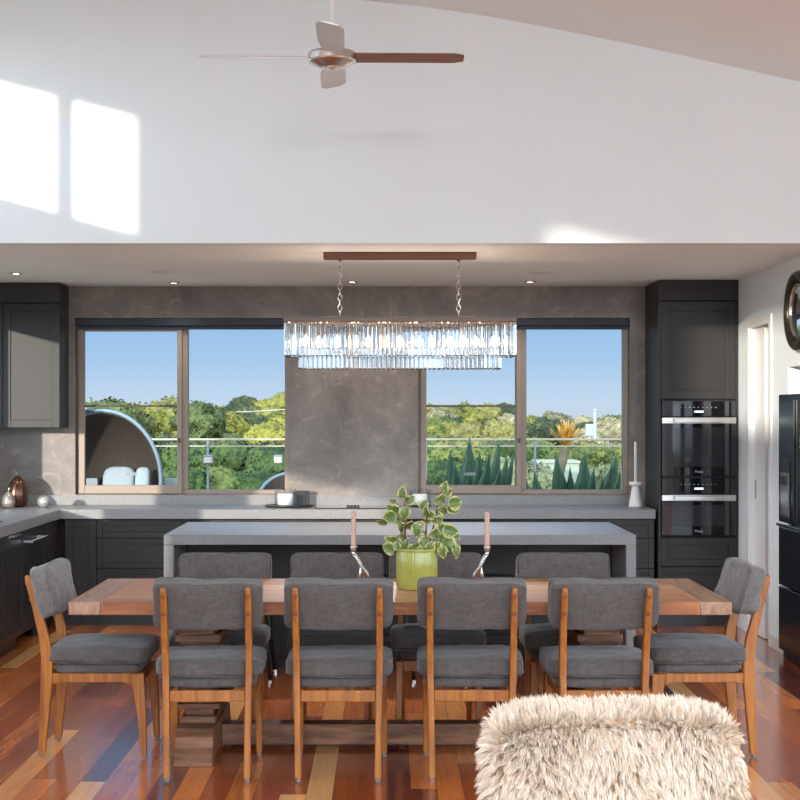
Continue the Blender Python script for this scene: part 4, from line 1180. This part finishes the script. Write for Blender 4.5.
# round daybed with a hood
dy_ = 15.1
db = thing('round_daybed', 'round hooded wicker daybed with pale cushions outside the left window', 'daybed', (X(103, dy_), dy_, 0.2), -0.12)
b = B(); secs = []
RX, RZ, RD = 0.60, 0.70, 0.62; CZ = 0.80
n = 40
for i in range(11):
    t = i/10*PI/2*0.98
    ring = []
    for j in range(n):
        a = 2*PI*j/n
        ring.append((RX*math.cos(t)*math.cos(a), RD*math.sin(t), CZ+RZ*math.cos(t)*math.sin(a)))
    secs.append(ring)
loft(b, secs, False)
me_o = obj('wicker_shell', b, M['wicker'], db, smooth=True)
so = me_o.modifiers.new('solid', 'SOLIDIFY'); so.thickness = 0.03
b = B(); torus(b, 1.0, 0.03, (0, 0, 0), 'Y', 1, 64, 8)
for v in b.verts: v.co = Vector((v.co.x*RX, v.co.y, CZ+v.co.z*RZ))
obj('rim', b, M['rim'], db, smooth=True)
b = B(); secs = []
for i in range(9):   # peaked hood strip leaning forward
    a = PI*0.62+PI*0.38*i/8 - 0.25
    r0 = 1.0
    secs.append([(RX*math.cos(a), -0.02, CZ+RZ*math.sin(a)), (RX*1.02*math.cos(a)-0.04*i/8, -0.28, CZ+RZ*1.03*math.sin(a)), (RX*1.05*math.cos(a)-0.04*i/8, -0.28, CZ+RZ*1.06*math.sin(a)), (RX*1.05*math.cos(a), -0.02, CZ+RZ*1.04*math.sin(a))])
loft(b, secs); obj('sun_hood', b, M['rim'], db)
obj('base', lathe(B(), [(0.42, 0), (0.45, 0.02), (0.45, 0.10), (0.3, 0.12)], 0, 0.15, 0, 32), M['wicker'], db)
obj('seat_cushion', cushion(B(), 0, 0.05, 0.42, 0.46, 0.28, 0.09, 4, 8, 0.004), M['cushion_out'], db, smooth=True)
for xx, yy, rr, hx, lab in ((0.08, 0.30, 0.0, 0.17, ''), (0.37, 0.16, 0.0, 0.08, '')):
    obj('back_pillow', cushion(B(), xx, yy, 0.74, hx, 0.07, 0.19, 4, 8, 0.004, tilt=-0.2), M['cushion_out'], db, smooth=True)
# outdoor tub chair
tc_ = thing('outdoor_tub_chair', 'dark outdoor tub chair with a pale rim behind the left window\'s right edge', 'chair', (X(295, 14.6), 14.6, 0.14))
b = B(); secs = []
for i in range(13):
    a = PI*0.0+PI*i/12
    h = 0.72+0.22*math.sin(a)
    c_, s_ = math.cos(a), math.sin(a)
    secs.append([(0.27*c_, 0.25*s_, 0.28), (0.31*c_, 0.29*s_, 0.28), (0.37*c_, 0.35*s_, h), (0.33*c_, 0.31*s_, h)])
loft(b, secs); obj('shell', b, M['wicker'], tc_, smooth=False)
tube_pts = [(0.35*math.cos(PI*i/12), 0.33*math.sin(PI*i/12), 0.73+0.22*math.sin(PI*i/12)) for i in range(13)]
obj('rim', tube(B(), tube_pts, 0.018, 8), M['rim'], tc_, smooth=True)
obj('seat', cushion(B(), 0, 0.02, 0.38, 0.26, 0.24, 0.06, 4, 8, 0.002), M['cushion_out'], tc_, smooth=True)
for sx in (-1, 1):
    for sy in (-0.15, 0.18): obj('leg', tube(B(), [(sx*0.2, sy, 0.33), (sx*0.24, sy, 0)], 0.014, 8), M['rim'], tc_, smooth=True)

# agaves
def agave(label, px0, y, tips, zbase):
    x0 = X(px0, y)
    a = thing('agave_plant', label, 'plant', (x0, y, 0.2))
    b = B(); secs_all = []
    for (tx, ty, wpx, dy, bow) in tips:
        tip = Vector((X(tx, y+dy)-x0, dy, Z(ty, y+dy)-0.2))
        base = Vector((tip.x*0.12, dy*0.2, zbase))
        ctrl = base+Vector((tip.x*0.75, dy*0.6, (tip.z-zbase)*0.42))+Vector((bow*0.06*(1 if tip.x > 0 else -1), 0, 0))
        wd = wpx*1.45*y/1500
        n = 12; rows = []
        for i in range(n+1):
            t = i/n
            c = base*(1-t)**2+ctrl*2*t*(1-t)+tip*t*t
            d = ((ctrl-base)*(1-t)+(tip-ctrl)*t).normalized()
            side = d.cross(Vector((0.15, -1, 0.0))).normalized()
            nrm = side.cross(d).normalized()
            w_ = wd/2*(0.75+0.45*math.sin(PI*min(1, t*1.15)))*(1-t**2.6)+0.001
            row = []
            for u in (-1, -0.85, -0.4, 0, 0.4, 0.85, 1):
                row.append(b.verts.new(c+side*u*w_+nrm*(-(abs(u)**1.6)*w_*0.35)))
            for u in (0.4, 0, -0.4):
                row.append(b.verts.new(c+side*u*w_+nrm*(0.02*(1-t)+0.003)))
            rows.append(row)
        K = len(rows[0])
        for i in range(n):
            for j in range(K):
                f = b.faces.new((rows[i][j], rows[i][(j+1) % K], rows[i+1][(j+1) % K], rows[i+1][j]))
                f.material_index = 1 if j in (0, 5) else 0
        b.faces.new(rows[0][::-1]); b.faces.new(rows[-1])
    obj('foliage', b, [M['agave'], M['agave_edge']], a, smooth=True)
    obj('planter', bx(-0.35, 0.35, -0.25, 0.25, 0, 0.36), M['cab'], a, 0.01)
    obj('soil', bx(-0.33, 0.33, -0.23, 0.23, 0.361, 0.37), M['soil'], a)
    return a
agave('large blue-green agave behind the left pane of the right kitchen window', 468, 13.9,
      [(469.5, 436, 17, 0.05, 0), (450, 449, 12, -0.02, 0), (499, 438, 12, 0.15, 0.3), (480, 450, 12, -0.1, 0), (489, 452, 13, -0.15, 0.1), (507, 455, 13, 0.0, 0.4), (513, 452, 9, 0.1, 0.6),
       (420, 463, 17, 0.0, 1.2), (416, 478, 14, -0.15, 1.6), (455, 462, 14, -0.2, 0), (434, 484, 14, -0.3, 1), (470, 466, 14, -0.25, 0), (520, 475, 12, -0.1, 1.2), (445, 474, 12, -0.3, .5), (500, 466, 13, -.25, .4)], 0.38)
agave('large green agave behind the right pane of the right kitchen window', 580, 13.9,
      [(585, 450, 15, 0.05, 0), (556.5, 452, 14, -0.02, 0.2), (616, 452, 15, 0.1, 0.6), (594, 467, 11, -0.1, 0), (612, 462, 13, -0.12, 0.3), (620, 468, 10, -0.05, 0.8), (627, 476, 12, 0.0, 1.2),
       (535, 470, 12, 0.0, 1.0), (524, 472, 9, 0.12, 1.2), (533, 484, 12, -0.2, 1.3), (562, 468, 13, -0.2, 0), (603, 476, 9, -0.25, 0.1), (570, 466, 11, -0.2, 0), (580, 480, 12, -.3, 0)], 0.38)

# cordyline
cy_ = 21.0
co = thing('cordyline_tree', 'yellow spiky-headed palm-like plant on a leaning dark trunk beyond the rail', 'tree', (X(556, cy_), cy_, ghe(0, cy_)))
gz = ghe(0, cy_)
top = Vector((X(566, cy_)-X(556, cy_), 0, Z(447, cy_)-gz))
obj('trunk', tube(B(), [(-0.05, 0, 0), (0.0, 0, top.z*0.55), (top.x*0.3, 0, top.z*0.85), tuple(top)], [0.09, 0.075, 0.07, 0.065], 10), M['bark'], co, smooth=True)
b = B(); R = random.Random(5)
for k in range(90):
    th = R.uniform(0, 2*PI); el = R.uniform(0.55, 1.5); L = R.uniform(0.28, 0.46)
    d = Vector((math.cos(th)*math.cos(el), math.sin(th)*math.cos(el), math.sin(el)))
    s = d.cross(Vector((0, 0, 1))).normalized()*0.014
    p0 = top; p1 = top+d*L*0.6; p2 = top+d*L+Vector((0, 0, -0.03))
    v = [b.verts.new(p) for p in (p0-s*0.6, p0+s*0.6, p1+s, p1-s, p2)]
    b.faces.new((v[0], v[1], v[2], v[3])); b.faces.new((v[3], v[2], v[4]))
obj('foliage', b, M['yellowleaf'], co)

# neighbour wall, pole, sign
nb = thing('garden_wall', 'pale rendered low garden building beyond the balcony behind the right agave', 'wall', (X(560, 28), 28, ghe(0, 28)))
h = Z(463, 28)-ghe(0, 28)
obj('wall_block', bx(X(538, 28)-X(560, 28), 0.36, 0, 1.0, 0, h), M['render'], nb, 0.01)
obj('coping', bx(X(537, 28)-X(560, 28), 0.38, -0.03, 1.03, h+0.001, h+0.04), M['render'], nb)
pl = thing('light_pole', 'white pole standing beyond the rail in the right window', 'pole', (X(595, 60), 60, ghe(0, 60)))
hp = Z(411, 60)-ghe(0, 60)
obj('shaft', lathe(B(), [(0.09, 0), (0.06, hp)], seg=12), M['cushion_out'], pl, smooth=True)
obj('cap', lathe(B(), [(0.08, hp), (0.08, hp+0.06), (0.01, hp+0.1)], seg=12), M['cushion_out'], pl)
sg = thing('white_sign', 'white rounded panel on a post left of the white pole', 'sign', (X(589.5, 58), 58, ghe(0, 58)))
zz0, zz1 = Z(436, 58)-ghe(0, 58), Z(424, 58)-ghe(0, 58)
obj('panel', bx(-0.15, 0.15, -0.03, 0.03, zz0, zz1), M['cushion_out'], sg, 0.02)
obj('post', lathe(B(), [(0.04, 0), (0.04, zz1-0.05)], 0, 0.08, 0, 10), M['render'], sg)
# power lines
pw = thing('power_line', 'pair of pale overhead wires crossing the trees in the left window', 'wire', (X(250, 45), 45, 1.5))
def wire(pa, pb):
    pts = []
    for i in range(13):
        t = i/12; px = pa[0]+(pb[0]-pa[0])*t; py = pa[1]+(pb[1]-pa[1])*t+2.0*math.sin(PI*t)
        pts.append((X(px, 45)-X(250, 45), 0, Z(py, 45)-1.5))
    return tube(B(), pts, 0.013, 5)
obj('wire', wire((150, 414), (330, 406)), M['render'], pw); obj('wire', wire((170, 421), (340, 416)), M['render'], pw)

# trees: four crown meshes, each copied
def crown_mesh(seed, m, nl=1300):
    R = random.Random(seed)
    b = B(); bmesh.ops.create_icosphere(b, subdivisions=4, radius=1.0)
    for v in b.verts:
        n1 = noise.noise(v.co*1.7+Vector((seed, 0, 0))); n2 = noise.noise(v.co*4.5+Vector((0, seed, 0)))
        s = 1+0.30*n1+0.16*n2
        v.co = Vector((v.co.x*s, v.co.y*s, v.co.z*s*0.78))
    pts = [(v.co.copy(), v.normal.copy()) for v in b.verts]
    for k in range(nl):
        p, _ = R.choice(pts)
        d = (p.normalized()+Vector((R.gauss(0, .5), R.gauss(0, .5), R.gauss(0, .5)))).normalized()
        c = p*R.uniform(0.95, 1.10); s = R.uniform(0.03, 0.075)
        a = d.cross(Vector((R.random(), R.random(), R.random()))).normalized()*s; e = d.cross(a).normalized()*s
        vv = [b.verts.new(c+a), b.verts.new(c+e), b.verts.new(c-a), b.verts.new(c-e)]
        b.faces.new(vv)
    me = bpy.data.meshes.new('crown'); b.to_mesh(me); b.free(); me.materials.append(m)
    return me
CR = [[crown_mesh(10*i+j, TREE[i]) for j in range(2)] for i in range(4)]
tm = bpy.data.meshes.new('trunk'); b = tube(B(), [(0, 0, 0), (0.03, 0, 0.5), (0, 0, 1)], [0.06, 0.045, 0.04], 8); b.to_mesh(tm); b.free(); tm.materials.append(M['bark'])
def skyline(px):
    pts = [(-400, 396), (60, 398), (88, 402), (150, 405), (190, 401), (215, 407), (235, 402), (245, 398), (262, 395), (286, 388), (330, 386), (400, 398), (424, 403), (470, 401), (515, 404), (530, 414), (558, 413), (568, 421), (580, 419), (590, 414), (626, 412), (700, 408), (1200, 400)]
    for (a, ya), (b_, yb) in zip(pts, pts[1:]):
        if a <= px <= b_: return ya+(yb-ya)*(px-a)/(b_-a)
    return 402
NT = [0]
def tree(x, y, r, ztop, kind, label, group, squash=1.0):
    gz = ghe(x, y)
    t = thing('tree', label, 'tree', (x, y, gz), 0, group)
    c = bpy.data.objects.new('crown', CR[kind][NT[0] % 2]); C.objects.link(c); c.parent = t
    NT[0] += 1
    hz = r*0.85*squash
    zc = ztop-gz-hz*0.86
    c.location = (0, 0, zc); c.scale = (r, r, r*squash); c.rotation_euler = (0, 0, random.uniform(0, 6.28))
    k = bpy.data.objects.new('trunk', tm); C.objects.link(k); k.parent = t
    k.scale = (r, r, max(0.3, zc)); 
    return t
kn = ['olive-green', 'bright yellow-green', 'dark green', 'pale straw-coloured']
R = random.Random(21)
# far hillside
for j, yy in enumerate((205, 188, 170, 152, 134, 116, 100)):
    s = 1500/yy; n = 17
    for i in range(n):
        px = 60+ (660-60)*(i+R.uniform(-.2, .2)+(j % 2)*0.5)/(n-1)
        if px < 40 or 296 < px < 412: continue
        x = X(px, yy); r = R.uniform(13, 18)/s
        base = ghe(x, yy)
        ty = skyline(px)+[1, 4, 9, 15, 22, 30, 40][j]+R.uniform(-2, 3)
        zt_ = Z(ty, yy)
        kd = R.choice((0, 0, 3, 2, 1)) if px > 400 else R.choice((0, 1, 2, 3))
        tree(x, yy, r, zt_, kd, f'one of the rounded {kn[kd]} trees on the distant hillside beyond the balcony', 'distant hillside trees, '+kn[kd], R.uniform(0.75, 1.0))
# nearer garden trees
near = [ (96, 404, 40, 30, 2), (118, 406, 34, 32, 0), (142, 408, 30, 34, 1), (168, 404, 34, 38, 0), (200, 404, 26, 30, 2), (222, 412, 26, 34, 1), (248, 416, 28, 36, 2), (272, 424, 26, 28, 1), (290, 414, 24, 34, 1),
         (100, 440, 40, 24, 2), (130, 438, 36, 25, 2), (165, 440, 36, 26, 2), (198, 442, 36, 24, 2), (225, 440, 36, 23, 2), (252, 446, 34, 24, 2), (276, 448, 34, 22.5, 2), (212, 470, 40, 21.5, 0), (255, 474, 40, 21.5, 2), (180, 472, 40, 21, 2),
         (430, 440, 34, 40, 2), (456, 444, 34, 36, 0), (482, 442, 34, 42, 0), (508, 443, 34, 40, 2), (536, 442, 30, 46, 2), (560, 450, 30, 42, 0), (590, 446, 30, 44, 0), (612, 446, 32, 46, 3), (640, 444, 34, 44, 0),
         (440, 462, 36, 26, 2), (478, 464, 36, 27, 2), (512, 462, 36, 26, 3), (604, 470, 32, 32, 3), (630, 466, 34, 30, 3), (586, 430, 16, 70, 3), (612, 420, 20, 75, 3), (546, 420, 18, 80, 2), (470, 424, 22, 85, 0), (440, 420, 20, 88, 1), (500, 422, 20, 84, 0)]
for (px, ty, rp, yy, kd) in near:
    s = 1500/yy
    win = 'left window' if px < 350 else 'right window'
    depth = 'just past the balustrade' if yy < 28 else ('in the middle distance' if yy < 60 else 'at the foot of the hill')
    tree(X(px, yy), yy, rp/s, Z(ty, yy), kd, f'leafy {kn[kd]} tree {depth}, seen through the {win}', f'{kn[kd]} trees {depth}, {win}')

# ------------------------------------------------------------------ LIGHT
d = Vector((0.55, 1.0, -0.148)).normalized()
sun = bpy.data.lights.new('sun', 'SUN'); sun.energy = 5.5; sun.angle = math.radians(1.2); sun.color = (1.0, 0.92, 0.80)
so_ = bpy.data.objects.new('sun', sun); C.objects.link(so_); so_.rotation_euler = d.to_track_quat('-Z', 'Y').to_euler()

wd = bpy.data.worlds.new('sky'); sc.world = wd; wd.use_nodes = True
n = wd.node_tree.nodes; l = wd.node_tree.links; bg = n['Background']
tc = n.new('ShaderNodeTexCoord'); sp = n.new('ShaderNodeSeparateXYZ'); l.new(tc.outputs['Generated'], sp.inputs[0])
r = n.new('ShaderNodeValToRGB'); e = r.color_ramp.elements
e[0].position = 0.0; e[0].color = (0.42, 0.44, 0.42, 1)
e[1].position = 1.0; e[1].color = (0.16, 0.33, 0.72, 1)
for p, c in ((0.497, (0.60, 0.70, 0.80)), (0.505, (0.56, 0.71, 0.88)), (0.518, (0.40, 0.61, 0.87)), (0.535, (0.30, 0.52, 0.82)), (0.62, (0.20, 0.42, 0.78))):
    x = e.new(p); x.color = (*c, 1)
zz = math_node(n, l, 'ADD', math_node(n, l, 'MULTIPLY', sp.outputs['Z'], 0.5), 0.5)
l.new(zz, r.inputs[0])
# brighter, whiter sky around the sun's side
dt = n.new('ShaderNodeVectorMath'); dt.operation = 'DOT_PRODUCT'; l.new(tc.outputs['Generated'], dt.inputs[0]); dt.inputs[1].default_value = (-0.15, -0.95, 0.28)
mr_ = n.new('ShaderNodeMapRange'); l.new(dt.outputs['Value'], mr_.inputs[0])
mr_.inputs[1].default_value = -0.35; mr_.inputs[2].default_value = 0.6; mr_.inputs[3].default_value = 0; mr_.inputs[4].default_value = 1
mx = n.new('ShaderNodeMix'); mx.data_type = 'RGBA'; l.new(mr_.outputs[0], mx.inputs['Factor']); l.new(r.outputs[0], mx.inputs['A'])
mx.inputs['B'].default_value = (4.8, 5.7, 6.5, 1)
l.new(mx.outputs['Result'], bg.inputs[0]); bg.inputs[1].default_value = 1.0

# portals in the big openings guide the daylight (they emit nothing themselves)
def portal(loc, rot, sx, sy):
    a = bpy.data.lights.new('portal', 'AREA'); a.shape = 'RECTANGLE'; a.size = sx; a.size_y = sy; a.cycles.is_portal = True
    o = bpy.data.objects.new('portal', a); C.objects.link(o); o.location = loc; o.rotation_euler = rot
portal((1.1, YREAR-0.05, 1.8), (PI/2, 0, 0), 7.4, 3.6)
portal((XLIV+0.05, 1.9, 1.3), (PI/2, 0, PI/2), 12.5, 2.6)
# lamps of the fixtures, plus bare fill points added in the living room
def point(loc, e, col, r=0.03):
    a = bpy.data.lights.new('lamp_or_fill', 'POINT'); a.energy = e; a.color = col; a.shadow_soft_size = r
    o = bpy.data.objects.new('lamp_or_fill', a); C.objects.link(o); o.location = loc

for k in range(3): point((cx-W*0.6+W*0.6*k, cy, zt+0.10), 1.6, (1.0, 0.93, 0.86), 0.05)
for k in range(3):
    a = bpy.data.lights.new('chandelier_light', 'SPOT'); a.energy = 40; a.color = (0.95, 0.97, 1.0); a.shadow_soft_size = 0.05
    a.spot_size = math.radians(165); a.spot_blend = 0.4
    o = bpy.data.objects.new('chandelier_light', a); C.objects.link(o); o.location = (cx-W*0.7+W*0.7*k, cy, zl0-0.06)
for x_, z_ in ((-1.6, 3.8), (0.9, 3.78), (3.4, 3.36)): point((x_, 0.2, z_), 165, (0.87, 0.96, 1.08), 0.2)  # unseen fill points added behind the camera to brighten the room, no fixtures

for px, yy in ((16, 11.2), (174, 12.0), (352, 11.9), (530, 11.9)):
    a = bpy.data.lights.new('downlight_lamp', 'SPOT'); a.energy = 34; a.color = (1.0, 0.95, 0.88); a.shadow_soft_size = 0.03
    a.spot_size = math.radians(120); a.spot_blend = 0.8
    o = bpy.data.objects.new('downlight_lamp', a); C.objects.link(o); o.location = (X(px, yy), yy, ZC-0.02)

# ------------------------------------------------------------------ CAMERA
cam = bpy.data.cameras.new('camera'); co_ = bpy.data.objects.new('camera', cam); C.objects.link(co_)
co_.location = (0, 0, CAMZ); co_.rotation_euler = (PI/2, 0, 0)
cam.sensor_width = 36; cam.lens = 67.5; cam.shift_x = 0.01875; cam.shift_y = 0.01875; cam.clip_end = 1000; cam.clip_start = 0.05
sc.camera = co_
sc.view_settings.view_transform = 'Standard'; sc.view_settings.look = 'None'; sc.view_settings.exposure = 0.0; sc.view_settings.gamma = 1
